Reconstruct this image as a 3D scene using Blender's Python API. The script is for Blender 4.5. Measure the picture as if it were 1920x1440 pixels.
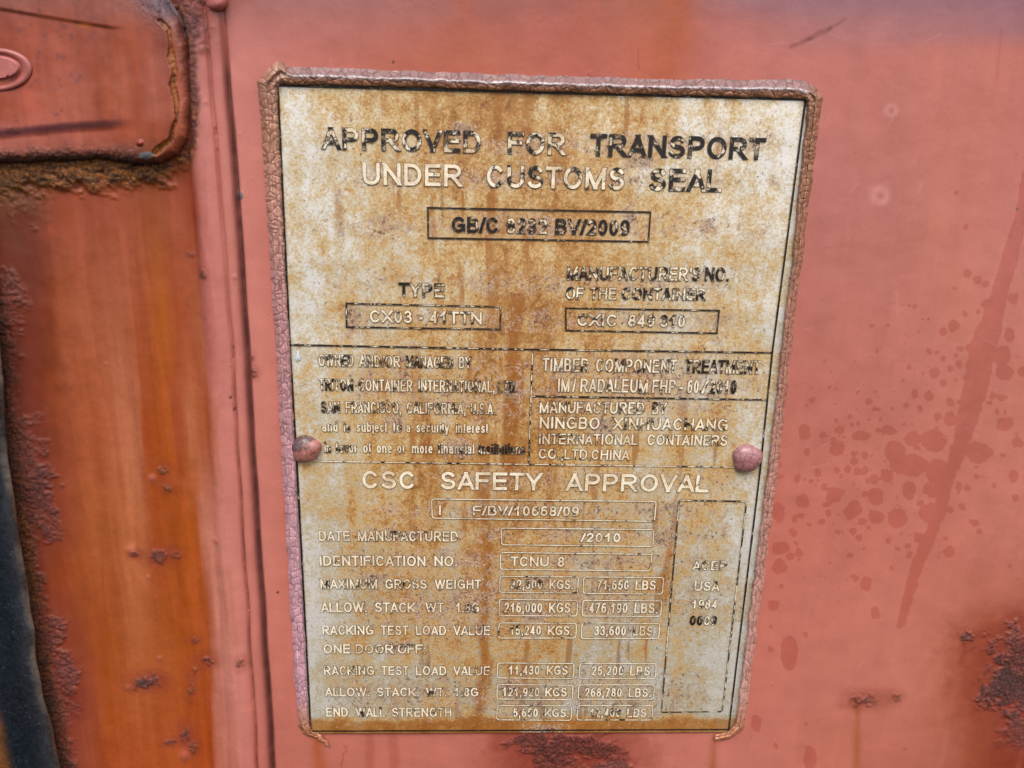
import bpy, math, random
import numpy as np
from mathutils import Matrix

for _o in list(bpy.data.objects):
    bpy.data.objects.remove(_o)
scene = bpy.context.scene
COL = scene.collection

# ------------------------------------------------------------------ camera, world, sun, exposure
CAM_LOC = np.array([-0.02298441, -0.31521318, 0.11864995])
CAM_R = np.array([[0.9990364754421738, -0.03545551438858395, 0.025865560800385087],
                  [0.015119683743029341, -0.2752295211258162, -0.9612596453937957],
                  [0.04120092110121175, 0.9607245272181492, -0.2744282545586696]])   # rows: right, down, forward
CAM_F = 1472.24                                                                      # pixels of the 1920 px photograph
cam_d = bpy.data.cameras.new('camera')
cam = bpy.data.objects.new('camera', cam_d); COL.objects.link(cam)
cam_d.sensor_width = 36.0
cam_d.lens = CAM_F / 1920 * 36
cam_d.clip_start, cam_d.clip_end = 0.01, 50
m4 = np.eye(4); m4[:3, 0] = CAM_R[0]; m4[:3, 1] = -CAM_R[1]; m4[:3, 2] = -CAM_R[2]; m4[:3, 3] = CAM_LOC
cam.matrix_world = Matrix(m4.tolist())
scene.camera = cam

SUN_EL, SUN_AZ = math.radians(52), math.radians(-25)     # azimuth from straight in front of the door, towards the left
world = bpy.data.worlds.new('World'); scene.world = world; world.use_nodes = True
wn, wl = world.node_tree.nodes, world.node_tree.links
wn.clear()
sky = wn.new('ShaderNodeTexSky'); sky.sky_type = 'NISHITA'; sky.sun_disc = False
sky.sun_elevation = SUN_EL; sky.sun_rotation = math.pi - SUN_AZ * -1
sky.air_density = 1.0; sky.dust_density = 4.0; sky.ozone_density = 1.0
bg = wn.new('ShaderNodeBackground'); bg.inputs['Strength'].default_value = 0.12
wo = wn.new('ShaderNodeOutputWorld')
wl.new(sky.outputs[0], bg.inputs['Color']); wl.new(bg.outputs[0], wo.inputs['Surface'])

sun_d = bpy.data.lights.new('sun', 'SUN'); sun_d.energy = 1.3; sun_d.angle = math.radians(24); sun_d.color = (1.0, 0.95, 0.87)
sun = bpy.data.objects.new('sun', sun_d); COL.objects.link(sun)
sd = np.array([math.sin(SUN_AZ) * math.cos(SUN_EL), -math.cos(SUN_AZ) * math.cos(SUN_EL), math.sin(SUN_EL)])
from mathutils import Vector
sun.rotation_euler = Vector(sd.tolist()).to_track_quat('Z', 'Y').to_euler()
sun.location = (sd * 3).tolist()

scene.view_settings.view_transform = 'Standard'
scene.view_settings.look = 'None'
scene.view_settings.exposure = 1.0
scene.view_settings.gamma = 1
scene.view_settings.use_curve_mapping = False

# ------------------------------------------------------------------ measuring: photograph pixel <-> point on a plane parallel to the door
def at(u, v, Y=0.0):
    u = np.asarray(u, float); v = np.asarray(v, float)
    d = ((u - 960) / CAM_F)[..., None] * CAM_R[0] + ((v - 720) / CAM_F)[..., None] * CAM_R[1] + CAM_R[2]
    t = (np.asarray(Y, float) - CAM_LOC[1]) / d[..., 1]
    return CAM_LOC + d * t[..., None]

def px(P):
    Q = (np.asarray(P) - CAM_LOC) @ CAM_R.T
    return Q[..., 0] / Q[..., 2] * CAM_F + 960, Q[..., 1] / Q[..., 2] * CAM_F + 720

# ------------------------------------------------------------------ noise and drawing helpers
def _hash(ix, iy, s):
    h = (ix.astype(np.uint32) * np.uint32(374761393) + iy.astype(np.uint32) * np.uint32(668265263) + np.uint32(s * 1442695 + 12345))
    h = (h ^ (h >> np.uint32(13))) * np.uint32(1274126177)
    h = h ^ (h >> np.uint32(16))
    return (h & np.uint32(0xffffff)).astype(np.float32) / np.float32(0xffffff)

def vnoise(x, y, s=0):
    x = np.asarray(x, np.float32); y = np.asarray(y, np.float32)
    fx, fy = np.floor(x), np.floor(y)
    ix, iy = fx.astype(np.int64), fy.astype(np.int64)
    tx, ty = x - fx, y - fy
    tx = tx * tx * (3 - 2 * tx); ty = ty * ty * (3 - 2 * ty)
    a, b, c, d = _hash(ix, iy, s), _hash(ix + 1, iy, s), _hash(ix, iy + 1, s), _hash(ix + 1, iy + 1, s)
    return (a + (b - a) * tx) * (1 - ty) + (c + (d - c) * tx) * ty

def fbm(x, y, s=0, o=4, g=0.5):
    r, a, t = 0, 1.0, 0
    for i in range(o):
        r = r + a * vnoise(x * 2 ** i + 17.3 * i, y * 2 ** i - 9.1 * i, s + i * 7); t += a; a *= g
    return r / t

def sstep(a, b, x):
    t = np.clip((x - a) / (b - a), 0, 1)
    return t * t * (3 - 2 * t)

def lin(c):
    c = np.asarray(c, float) / 255
    return np.where(c <= 0.04045, c / 12.92, ((c + 0.055) / 1.055) ** 2.4)

GAIN = 1.45
def alb(*c):
    return lin(c) / GAIN

def mix(a, b, t):
    t = np.asarray(t)[..., None]
    return a * (1 - t) + np.asarray(b) * t

def seg_dist(u, v, pts):
    """distance to a polyline and the position along it (0..1)"""
    best = np.full(np.shape(u), 1e9); par = np.zeros(np.shape(u))
    n = len(pts) - 1
    for i in range(n):
        (ax, ay), (bx, by) = pts[i][:2], pts[i + 1][:2]
        dx, dy = bx - ax, by - ay
        t = np.clip(((u - ax) * dx + (v - ay) * dy) / (dx * dx + dy * dy), 0, 1)
        d = np.hypot(u - ax - t * dx, v - ay - t * dy)
        k = d < best
        best = np.where(k, d, best); par = np.where(k, (i + t) / n, par)
    return best, par

def poly_sd(u, v, pts):
    """signed distance to a closed polygon, positive inside"""
    d, _ = seg_dist(u, v, list(pts) + [pts[0]])
    ins = np.zeros(np.shape(u), bool)
    n = len(pts)
    for i in range(n):
        (ax, ay), (bx, by) = pts[i], pts[(i + 1) % n]
        c = ((ay > v) != (by > v)) & (u < (bx - ax) * (v - ay) / (by - ay + 1e-12) + ax)
        ins ^= c
    return np.where(ins, d, -d)

def rows_colour(u, v, rows, shift=None):
    """rows: list of (v, [(u, (r,g,b)), ...]) measured colours, interpolated along u then v"""
    vs = [r[0] for r in rows]
    cols = []
    for rv, lst in rows:
        us = [p[0] for p in lst]
        uu = u if shift is None else u - shift(v) + shift(rv)
        cols.append(np.stack([np.interp(uu, us, [lin(p[1])[k] for p in lst]) for k in range(3)], -1))
    out = cols[0].copy()
    for i in range(len(vs) - 1):
        t = sstep(vs[i], vs[i + 1], v) * 0.5 + np.clip((v - vs[i]) / (vs[i + 1] - vs[i]), 0, 1) * 0.5
        out = np.where((v > vs[i])[..., None], mix(cols[i], cols[i + 1], t), out)
    return out

# ------------------------------------------------------------------ node helpers
class NT:
    def __init__(self, tree):
        self.t = tree; self.n = tree.nodes; self.l = tree.links
    def node(self, typ, **kw):
        nd = self.n.new(typ)
        for k, val in kw.items(): setattr(nd, k, val)
        return nd
    def put(self, sock, val):
        if isinstance(val, bpy.types.NodeSocket): self.l.new(val, sock)
        elif isinstance(val, (tuple, list, np.ndarray)):
            val = [float(x) for x in val]
            if sock.type == 'RGBA' and len(val) == 3: val.append(1.0)
            sock.default_value = val
        else: sock.default_value = val
    def math(self, op, a, b=0.0, c=0.0, clamp=False):
        nd = self.node('ShaderNodeMath', operation=op, use_clamp=clamp)
        for i, x in enumerate((a, b, c)): self.put(nd.inputs[i], x)
        return nd.outputs[0]
    def step(self, x, a, b, lo=0.0, hi=1.0):
        nd = self.node('ShaderNodeMapRange', interpolation_type='SMOOTHSTEP')
        for i, val in enumerate((x, a, b, lo, hi)): self.put(nd.inputs[i], val)
        return nd.outputs[0]
    def mixc(self, f, a, b, mode='MIX'):
        nd = self.node('ShaderNodeMix', data_type='RGBA', blend_type=mode)
        self.put(nd.inputs[0], f); self.put(nd.inputs[6], a); self.put(nd.inputs[7], b)
        return nd.outputs[2]
    def attr(self, name):
        return self.node('ShaderNodeAttribute', attribute_name=name)
    def noise(self, vec, scale, detail=3.0, rough=0.55, off=None, dist=0.0):
        if off is not None:
            a = self.node('ShaderNodeVectorMath', operation='ADD'); self.put(a.inputs[0], vec); a.inputs[1].default_value = off; vec = a.outputs[0]
        nd = self.node('ShaderNodeTexNoise')
        self.put(nd.inputs['Vector'], vec); nd.inputs['Scale'].default_value = scale
        nd.inputs['Detail'].default_value = detail; nd.inputs['Roughness'].default_value = rough; nd.inputs['Distortion'].default_value = dist
        return nd.outputs[0]
    def voro(self, vec, scale, feature='F1', rnd=1.0):
        nd = self.node('ShaderNodeTexVoronoi', feature=feature)
        self.put(nd.inputs['Vector'], vec); nd.inputs['Scale'].default_value = scale; nd.inputs['Randomness'].default_value = rnd
        return nd.outputs
    def ramp(self, f, stops):
        nd = self.node('ShaderNodeValToRGB'); cr = nd.color_ramp
        while len(cr.elements) < len(stops): cr.elements.new(0.5)
        for e, (p, c) in zip(cr.elements, stops):
            e.position = p; e.color = [float(x) for x in c] + [1.0]
        self.put(nd.inputs[0], f)
        return nd.outputs[0]
    def bump(self, h, strength, dist=0.001, normal=None):
        nd = self.node('ShaderNodeBump'); self.put(nd.inputs['Strength'], strength); nd.inputs['Distance'].default_value = dist
        self.put(nd.inputs['Height'], h)
        if normal is not None: self.put(nd.inputs['Normal'], normal)
        return nd.outputs[0]

def material(name):
    m = bpy.data.materials.new(name); m.use_nodes = True
    nt = NT(m.node_tree); nt.n.clear()
    b = nt.node('ShaderNodeBsdfPrincipled'); o = nt.node('ShaderNodeOutputMaterial')
    nt.l.new(b.outputs[0], o.inputs[0])
    co = nt.node('ShaderNodeTexCoord').outputs['Object']
    mm = nt.node('ShaderNodeVectorMath', operation='SCALE'); nt.put(mm.inputs[0], co); mm.inputs[3].default_value = 1000.0
    return m, nt, b, mm.outputs[0]        # coordinates in millimetres

# painted and rusted steel: attributes paint (colour), crust (0..1 flaking rust), wet (signed distance, px)
def make_steel():
    m, nt, b, P = material('weathered_coral_steel')
    col = nt.attr('paint').outputs['Color']
    crust = nt.attr('crust').outputs['Fac']
    wet = nt.attr('wet').outputs['Fac']
    n1 = nt.noise(P, 1.6, 5, 0.65); n2 = nt.noise(P, 0.09, 4, 0.55, (31, 7, 3))
    n3 = nt.noise(P, 0.9, 6, 0.7, (5, 77, 13), 0.6)
    g = nt.math('ADD', nt.step(n1, 0.25, 0.75, 0.93, 1.07), nt.step(n2, 0.3, 0.7, -0.03, 0.03))
    c1 = nt.mixc(1.0, col, nt.node_rgb(g), 'MULTIPLY')
    # pin holes and fly specks in the paint
    vo = nt.voro(P, 0.23)
    spk = nt.math('MULTIPLY', nt.step(vo[0], 0.03, 0.075, 1.0, 0.0), nt.step(nt.noise(P, 0.05, 2, 0.5, (9, 9, 9)), 0.52, 0.6))
    c1 = nt.mixc(nt.math('MULTIPLY', spk, 0.62), c1, alb(70, 40, 36))
    # flaking rust: strong fine contrast
    cr_d = nt.mixc(nt.step(n3, 0.36, 0.66), nt.mixc(1.0, col, (0.34, 0.30, 0.30), 'MULTIPLY'), nt.mixc(1.0, col, (1.5, 1.42, 1.4), 'MULTIPLY'))
    c2 = nt.mixc(crust, c1, cr_d)
    w = nt.step(wet, -0.4, 0.5)
    c3 = nt.mixc(nt.math('MULTIPLY', w, 0.9), c2, nt.mixc(1.0, c2, (0.85, 0.68, 0.655), 'MULTIPLY'))
    nt.put(b.inputs['Base Color'], c3)
    nt.put(b.inputs['Roughness'], nt.math('ADD', nt.step(n2, 0.3, 0.7, 0.40, 0.50), nt.math('MULTIPLY', crust, 0.35)))
    b.inputs['Specular IOR Level'].default_value = 0.45
    nb = nt.bump(n1, 0.10, 0.0004)
    nb = nt.bump(nt.noise(P, 0.05, 3, 0.5, (3, 1, 8)), 0.25, 0.003, nb)
    nb = nt.bump(n3, nt.math('MULTIPLY', crust, 0.95), 0.0022, nb)
    nt.put(b.inputs['Normal'], nb)
    return m
def _node_rgb(self, f):
    nd = self.node('ShaderNodeCombineColor')
    for i in range(3): self.put(nd.inputs[i], f)
    return nd.outputs[0]
NT.node_rgb = _node_rgb
STEEL = make_steel()

# the rusty metal of the data plate as a node group, shared with the worn lettering on it
def make_plate_group():
    g = bpy.data.node_groups.new('rusty_plate_colour', 'ShaderNodeTree')
    nt = NT(g)
    g.interface.new_socket('Color', in_out='OUTPUT', socket_type='NodeSocketColor')
    g.interface.new_socket('Rust', in_out='OUTPUT', socket_type='NodeSocketFloat')
    g.interface.new_socket('Speckle', in_out='OUTPUT', socket_type='NodeSocketFloat')
    out = nt.node('NodeGroupOutput')
    co = nt.node('ShaderNodeTexCoord').outputs['Object']
    mm = nt.node('ShaderNodeVectorMath', operation='SCALE'); nt.put(mm.inputs[0], co); mm.inputs[3].default_value = 1000.0
    P = mm.outputs[0]
    rust = nt.attr('rust').outputs['Fac']; drip = nt.attr('drip').outputs['Fac']; resid = nt.attr('residue').outputs['Fac']; cool = nt.attr('cool').outputs['Fac']
    nf = nt.noise(P, 0.95, 8, 0.78)
    nr2_ = nt.noise(P, 1.3, 5, 0.7, (18, 1, 92))
    nm = nt.noise(P, 0.13, 5, 0.6, (4, 55, 21), 0.4)
    r = nt.math('ADD', rust, nt.math('ADD', nt.math('MULTIPLY', nt.math('SUBTRACT', nf, 0.5), 1.7), nt.math('ADD', nt.math('MULTIPLY', nt.math('SUBTRACT', nm, 0.5), 0.95), nt.math('MULTIPLY', nt.math('SUBTRACT', nt.noise(P, 0.45, 5, 0.65, (61, 5, 17), 0.8), 0.5), 1.1))))
    warm = nt.ramp(r, [(0.0, alb(250, 247, 240)), (0.26, alb(232, 216, 184)), (0.48, alb(214, 182, 126)), (0.72, alb(188, 138, 70)), (1.0, alb(140, 86, 34))])
    grey = nt.ramp(r, [(0.0, alb(212, 208, 194)), (0.28, alb(194, 186, 160)), (0.50, alb(190, 158, 108)), (0.72, alb(174, 122, 62)), (1.0, alb(128, 78, 36))])
    c = nt.mixc(cool, warm, grey)
    bloom = nt.noise(P, 0.34, 6, 0.7, (90, 12, 5), 0.6)
    bl = nt.step(nt.math('ADD', nt.math('ADD', bloom, nt.math('MULTIPLY', rust, 0.14)), nt.math('MULTIPLY', nt.math('SUBTRACT', nf, 0.5), 0.5)), 0.60, 0.74)
    c = nt.mixc(nt.math('MULTIPLY', bl, 0.62), c, nt.mixc(nt.step(nf, 0.35, 0.65), alb(140, 80, 36), alb(198, 146, 80)))
    bloom2 = nt.noise(P, 0.55, 6, 0.72, (33, 44, 1), 1.0)
    b2 = nt.step(nt.math('ADD', bloom2, nt.math('MULTIPLY', nt.math('SUBTRACT', nf, 0.5), 0.4)), 0.615, 0.70)
    c = nt.mixc(nt.math('MULTIPLY', b2, 0.6), c, nt.mixc(nt.step(nr2_, 0.35, 0.65), alb(120, 66, 40), alb(184, 118, 66)))
    # ochre runs
    d = nt.step(nt.math('ADD', drip, nt.math('MULTIPLY', nt.math('SUBTRACT', nf, 0.5), 0.7)), 0.25, 0.8)
    c = nt.mixc(nt.math('MULTIPLY', d, 0.88), c, nt.mixc(nt.step(nf, 0.3, 0.7), alb(124, 66, 8), alb(184, 114, 26)))
    # pinkish paint residue with dark pits
    nr = nt.noise(P, 0.30, 5, 0.65, (71, 3, 40), 0.5); nr2 = nt.noise(P, 1.5, 6, 0.75, (8, 21, 2), 0.5)
    rv = nt.math('ADD', nt.math('ADD', nr, nt.math('MULTIPLY', resid, 0.30)), nt.math('MULTIPLY', nt.math('SUBTRACT', nr2, 0.5), 0.85))
    c = nt.mixc(nt.step(rv, 0.71, 0.86, 0.0, 0.8), c, nt.mixc(nt.step(nr2, 0.35, 0.65), alb(98, 56, 44), alb(230, 200, 172)))
    pit = nt.math('ADD', nt.noise(P, 0.6, 6, 0.72, (14, 2, 66), 0.3), nt.math('MULTIPLY', resid, 0.08))
    c = nt.mixc(nt.step(pit, 0.625, 0.69, 0.0, 0.78), c, alb(92, 52, 42))
    nt.put(out.inputs['Color'], c); nt.put(out.inputs['Rust'], nt.step(r, 0.2, 0.7)); nt.put(out.inputs['Speckle'], nf)
    return g
PLATE_GROUP = make_plate_group()

def plate_shader(nt):
    nd = nt.node('ShaderNodeGroup'); nd.node_tree = PLATE_GROUP
    return nd.outputs['Color'], nd.outputs['Rust'], nd.outputs['Speckle']

def make_plate_mat():
    m, nt, b, P = material('rusty_data_plate_metal')
    c, r, s = plate_shader(nt)
    nt.put(b.inputs['Base Color'], c)
    nt.put(b.inputs['Roughness'], nt.step(r, 0, 1, 0.42, 0.62))
    nt.put(b.inputs['Metallic'], nt.step(r, 0, 1, 0.32, 0.02))
    nb = nt.bump(s, 0.22, 0.0004)
    nb = nt.bump(nt.noise(P, 0.03, 2, 0.5), 0.35, 0.004, nb)
    nt.put(b.inputs['Normal'], nb)
    return m
PLATE_MAT = make_plate_mat()

def make_ink(name, layer):
    """worn etched lettering: attribute wear 1 = black paint left, 0 = bright bare metal"""
    m, nt, b, P = material(name)
    c, r, s = plate_shader(nt)
    wear = nt.attr('wear').outputs['Fac']
    n1 = nt.noise(P, 0.30, 3, 0.6, (3, 19, 44), 0.3); n2 = nt.noise(P, 1.7, 4, 0.65, (23, 1, 9))
    val = nt.math('ADD', wear, nt.math('ADD', nt.math('MULTIPLY', nt.math('SUBTRACT', n1, 0.5), 1.8), nt.math('MULTIPLY', nt.math('SUBTRACT', n2, 0.5), 0.8)))
    if layer == 'fill':
        bright = nt.mixc(nt.step(n2, 0.3, 0.7), lin((226, 206, 166)) / 1.3, lin((255, 250, 234)) / 1.25)
        bright = nt.mixc(nt.step(nt.noise(P, 0.12, 3, 0.6, (6, 60, 2)), 0.38, 0.66, 0.0, 0.5), bright, c)
        k = nt.step(val, 0.40, 0.60)
        cc = nt.mixc(k, bright, nt.mixc(nt.step(n2, 0.42, 0.62), alb(20, 18, 22), alb(50, 43, 40)))
        cov = nt.noise(P, 0.2, 4, 0.62, (50, 4, 6), 0.3)
        cc = nt.mixc(nt.step(nt.math('ADD', cov, nt.math('MULTIPLY', nt.math('SUBTRACT', n2, 0.5), 0.5)), 0.58, 0.72, 0.0, 0.52), cc, c)
    else:
        dk = nt.mixc(nt.step(n2, 0.35, 0.65), alb(48, 36, 30), alb(96, 70, 48))
        cc = nt.mixc(nt.step(nt.math('ADD', val, nt.math('MULTIPLY', n2, 0.6)), 0.25, 0.75, 0.5, 0.97), c, dk)
    nt.put(b.inputs['Base Color'], cc)
    b.inputs['Roughness'].default_value = 0.45; b.inputs['Specular IOR Level'].default_value = 0.3
    nt.put(b.inputs['Normal'], nt.bump(n2, 0.25, 0.0004))
    return m
INK_FILL = make_ink('worn_letter_fill', 'fill')
INK_EDGE = make_ink('worn_letter_edge', 'edge')

# crazed old sealant: attribute bead (vector along/across, cell units) and paint (colour)
def make_sealant(name='crazed_painted_sealant', relief=0.38, cracks=0.66, width=0.065):
    m, nt, b, P = material(name)
    col = nt.attr('paint').outputs['Color']; uv = nt.attr('bead').outputs['Vector']
    wob = nt.node('ShaderNodeTexNoise'); nt.put(wob.inputs['Vector'], uv); wob.inputs['Scale'].default_value = 0.9; wob.inputs['Detail'].default_value = 2
    ad = nt.node('ShaderNodeVectorMath', operation='MULTIPLY_ADD'); nt.put(ad.inputs[0], wob.outputs['Color']); ad.inputs[1].default_value = (0.5, 0.5, 0); nt.put(ad.inputs[2], uv)
    e = nt.voro(ad.outputs[0], 1.0, 'DISTANCE_TO_EDGE', 0.9)[0]
    cid = nt.voro(ad.outputs[0], 1.0, 'F1', 0.9)
    fine = nt.noise(P, 1.4, 5, 0.65)
    c = nt.mixc(1.0, col, nt.node_rgb(nt.step(fine, 0.25, 0.75, 0.84, 1.14)), 'MULTIPLY')
    hs = nt.node('ShaderNodeSeparateColor'); nt.put(hs.inputs[0], cid['Color'])
    c = nt.mixc(1.0, c, nt.node_rgb(nt.math('ADD', nt.math('MULTIPLY', hs.outputs[0], 0.26), 0.87)), 'MULTIPLY')
    crack = nt.math('MULTIPLY', nt.step(e, 0.008, width, 1.0, 0.0), nt.step(nt.noise(uv, 0.35, 2), 0.30, 0.50, 0.35, 1.0))
    c = nt.mixc(nt.math('MULTIPLY', crack, cracks), c, nt.mixc(1.0, col, (0.22, 0.17, 0.15), 'MULTIPLY'))
    nt.put(b.inputs['Base Color'], c)
    nt.put(b.inputs['Roughness'], nt.step(fine, 0.3, 0.7, 0.26, 0.42)); b.inputs['Specular IOR Level'].default_value = 0.6
    nb = nt.bump(fine, 0.15, 0.0004)
    nb = nt.bump(nt.step(e, 0.0, 0.22), relief, 0.0006, nb)
    nt.put(b.inputs['Normal'], nb)
    return m
SEALANT = make_sealant()
RIVET_PAINT = make_sealant('painted_rivet_head', 0.10, 0.6, 0.05)

def make_rubber():
    m, nt, b, P = material('weathered_dark_strip')
    col = nt.attr('paint').outputs['Color']
    n = nt.noise(P, 0.5, 6, 0.65, None, 0.4); n2 = nt.noise(P, 0.06, 3, 0.5, (2, 9, 4))
    c = nt.mixc(1.0, col, nt.node_rgb(nt.math('ADD', nt.step(n, 0.25, 0.75, 0.72, 1.3), nt.step(n2, 0.3, 0.7, -0.15, 0.15))), 'MULTIPLY')
    vo = nt.voro(P, 0.5)
    c = nt.mixc(nt.step(vo[0], 0.06, 0.11, 0.5, 0.0), c, alb(170, 165, 158))
    nt.put(b.inputs['Base Color'], c); nt.put(b.inputs['Roughness'], nt.step(n, 0.3, 0.7, 0.45, 0.65)); b.inputs['Specular IOR Level'].default_value = 0.3
    nb = nt.bump(n, 0.3, 0.0008); nb = nt.bump(n2, 0.4, 0.004, nb)
    nt.put(b.inputs['Normal'], nb)
    return m
RUBBER = make_rubber()

# ------------------------------------------------------------------ object helpers
def mesh_obj(name, verts, faces, mats, parent=None, attrs=None, smooth=True, mat_idx=None):
    """verts (n,3), faces: (m,4) array or list of index tuples, attrs: name -> float array (n,), (n,3) colour or ('vec', (n,3))"""
    me = bpy.data.meshes.new(name)
    verts = np.asarray(verts, np.float32)
    if isinstance(faces, np.ndarray):
        a, b_, c_ = verts[faces[:, 0]], verts[faces[:, 1]], verts[faces[:, 2]]
        if np.cross(b_ - a, c_ - a)[:, 1].sum() > 0: faces = faces[:, ::-1]      # front towards the viewer
    else:
        tot = sum(float(np.cross(verts[f[1]] - verts[f[0]], verts[f[2]] - verts[f[0]])[1]) for f in faces)
        if tot > 0: faces = [tuple(f)[::-1] for f in faces]
    me.vertices.add(len(verts)); me.vertices.foreach_set('co', verts.ravel())
    if isinstance(faces, np.ndarray):
        m, k = faces.shape
        flat = faces.astype(np.int32).ravel(); starts = np.arange(m, dtype=np.int32) * k
    else:
        flat = np.array([i for f in faces for i in f], np.int32)
        ln = np.array([len(f) for f in faces]); starts = np.concatenate([[0], np.cumsum(ln)[:-1]]).astype(np.int32); m = len(faces)
    me.loops.add(len(flat)); me.loops.foreach_set('vertex_index', flat)
    me.polygons.add(m); me.polygons.foreach_set('loop_start', starts)
    if mat_idx is not None: me.polygons.foreach_set('material_index', np.asarray(mat_idx, np.int32))
    me.polygons.foreach_set('use_smooth', np.full(m, bool(smooth)))
    me.update(calc_edges=True); me.validate()
    for an, val in (attrs or {}).items():
        if isinstance(val, tuple):
            a = me.attributes.new(an, 'FLOAT_VECTOR', 'POINT'); a.data.foreach_set('vector', np.asarray(val[1], np.float32).ravel())
        elif np.ndim(val) == 2:
            a = me.attributes.new(an, 'FLOAT_COLOR', 'POINT')
            a.data.foreach_set('color', np.concatenate([np.clip(val, 0, 4), np.ones((len(val), 1))], 1).astype(np.float32).ravel())
        else:
            a = me.attributes.new(an, 'FLOAT', 'POINT'); a.data.foreach_set('value', np.asarray(val, np.float32).ravel())
    for mt in (mats if isinstance(mats, (list, tuple)) else [mats]): me.materials.append(mt)
    o = bpy.data.objects.new(name, me); COL.objects.link(o)
    if parent is not None: o.parent = parent
    return o

def grid_faces(nr, nc, flip=False):
    i = np.arange(nr - 1)[:, None] * nc + np.arange(nc - 1)[None, :]
    f = np.stack([i, i + 1, i + nc + 1, i + nc], -1).reshape(-1, 4)
    return f[:, ::-1] if flip else f

def thing(name, label, cat, loc=(0, 0, 0)):
    o = bpy.data.objects.new(name, None); COL.objects.link(o)
    o.location = loc; o.empty_display_size = 0.02
    o['label'] = label; o['category'] = cat
    return o

# ------------------------------------------------------------------ CONTAINER DOOR
WALL_Y = 0.0012
door = thing('container_door', 'coral red steel container door streaked with orange rust and dark wet splashes', 'container door')
door['kind'] = 'thing'

GR = ([-400, 0, 133, 355, 579, 900, 1440, 1800], [392, 415, 425, 444, 458.4, 477.5, 512, 535])      # right groove
GL = ([-400, 0, 167, 373, 650, 900, 1440, 1800], [355, 384, 397, 414.5, 436, 450.8, 483.5, 505])    # left, finer groove
gr = lambda v: np.interp(v, *GR)
gl = lambda v: np.interp(v, *GL)

LEFT_ROWS = [
 (300, [(0, (112, 58, 24)), (60, (118, 56, 26)), (120, (140, 62, 32)), (240, (140, 62, 30)), (320, (150, 62, 30)), (352, (150, 60, 26)), (366, (196, 118, 108)), (400, (202, 124, 116))]),
 (400, [(0, (112, 58, 22)), (40, (120, 52, 22)), (85, (150, 66, 36)), (150, (157, 73, 43)), (240, (157, 73, 42)), (280, (140, 65, 20)), (330, (160, 75, 42)), (366, (150, 60, 25)), (380, (196, 116, 106)), (410, (203, 125, 118))]),
 (600, [(0, (105, 48, 34)), (50, (130, 46, 20)), (90, (137, 56, 16)), (112, (160, 80, 42)), (190, (166, 86, 52)), (230, (171, 92, 58)), (262, (155, 70, 30)), (300, (166, 80, 16)), (340, (164, 74, 36)), (370, (178, 96, 58)), (393, (194, 112, 102)), (425, (206, 127, 120))]),
 (800, [(20, (130, 60, 46)), (70, (136, 50, 17)), (104, (150, 66, 16)), (120, (165, 80, 42)), (190, (170, 86, 47)), (215, (181, 101, 66)), (250, (183, 106, 72)), (262, (160, 70, 26)), (300, (166, 76, 16)), (330, (165, 75, 36)), (350, (180, 102, 62)), (385, (172, 82, 42)), (402, (196, 116, 96)), (432, (206, 127, 117))]),
 (1000, [(60, (122, 50, 30)), (100, (156, 66, 18)), (130, (165, 80, 36)), (200, (170, 90, 46)), (262, (181, 102, 62)), (286, (165, 75, 26)), (330, (165, 76, 18)), (366, (170, 80, 26)), (378, (195, 120, 96)), (432, (206, 130, 117))]),
 (1200, [(90, (132, 60, 42)), (120, (160, 75, 36)), (200, (160, 75, 26)), (252, (176, 96, 52)), (300, (170, 85, 36)), (350, (165, 75, 22)), (386, (170, 80, 34)), (398, (196, 121, 101)), (452, (206, 130, 116))]),
 (1440, [(115, (132, 60, 50)), (150, (165, 80, 56)), (200, (165, 75, 30)), (250, (165, 75, 30)), (320, (176, 82, 36)), (400, (168, 72, 20)), (413, (195, 115, 96)), (462, (206, 126, 114))]),
]
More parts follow.
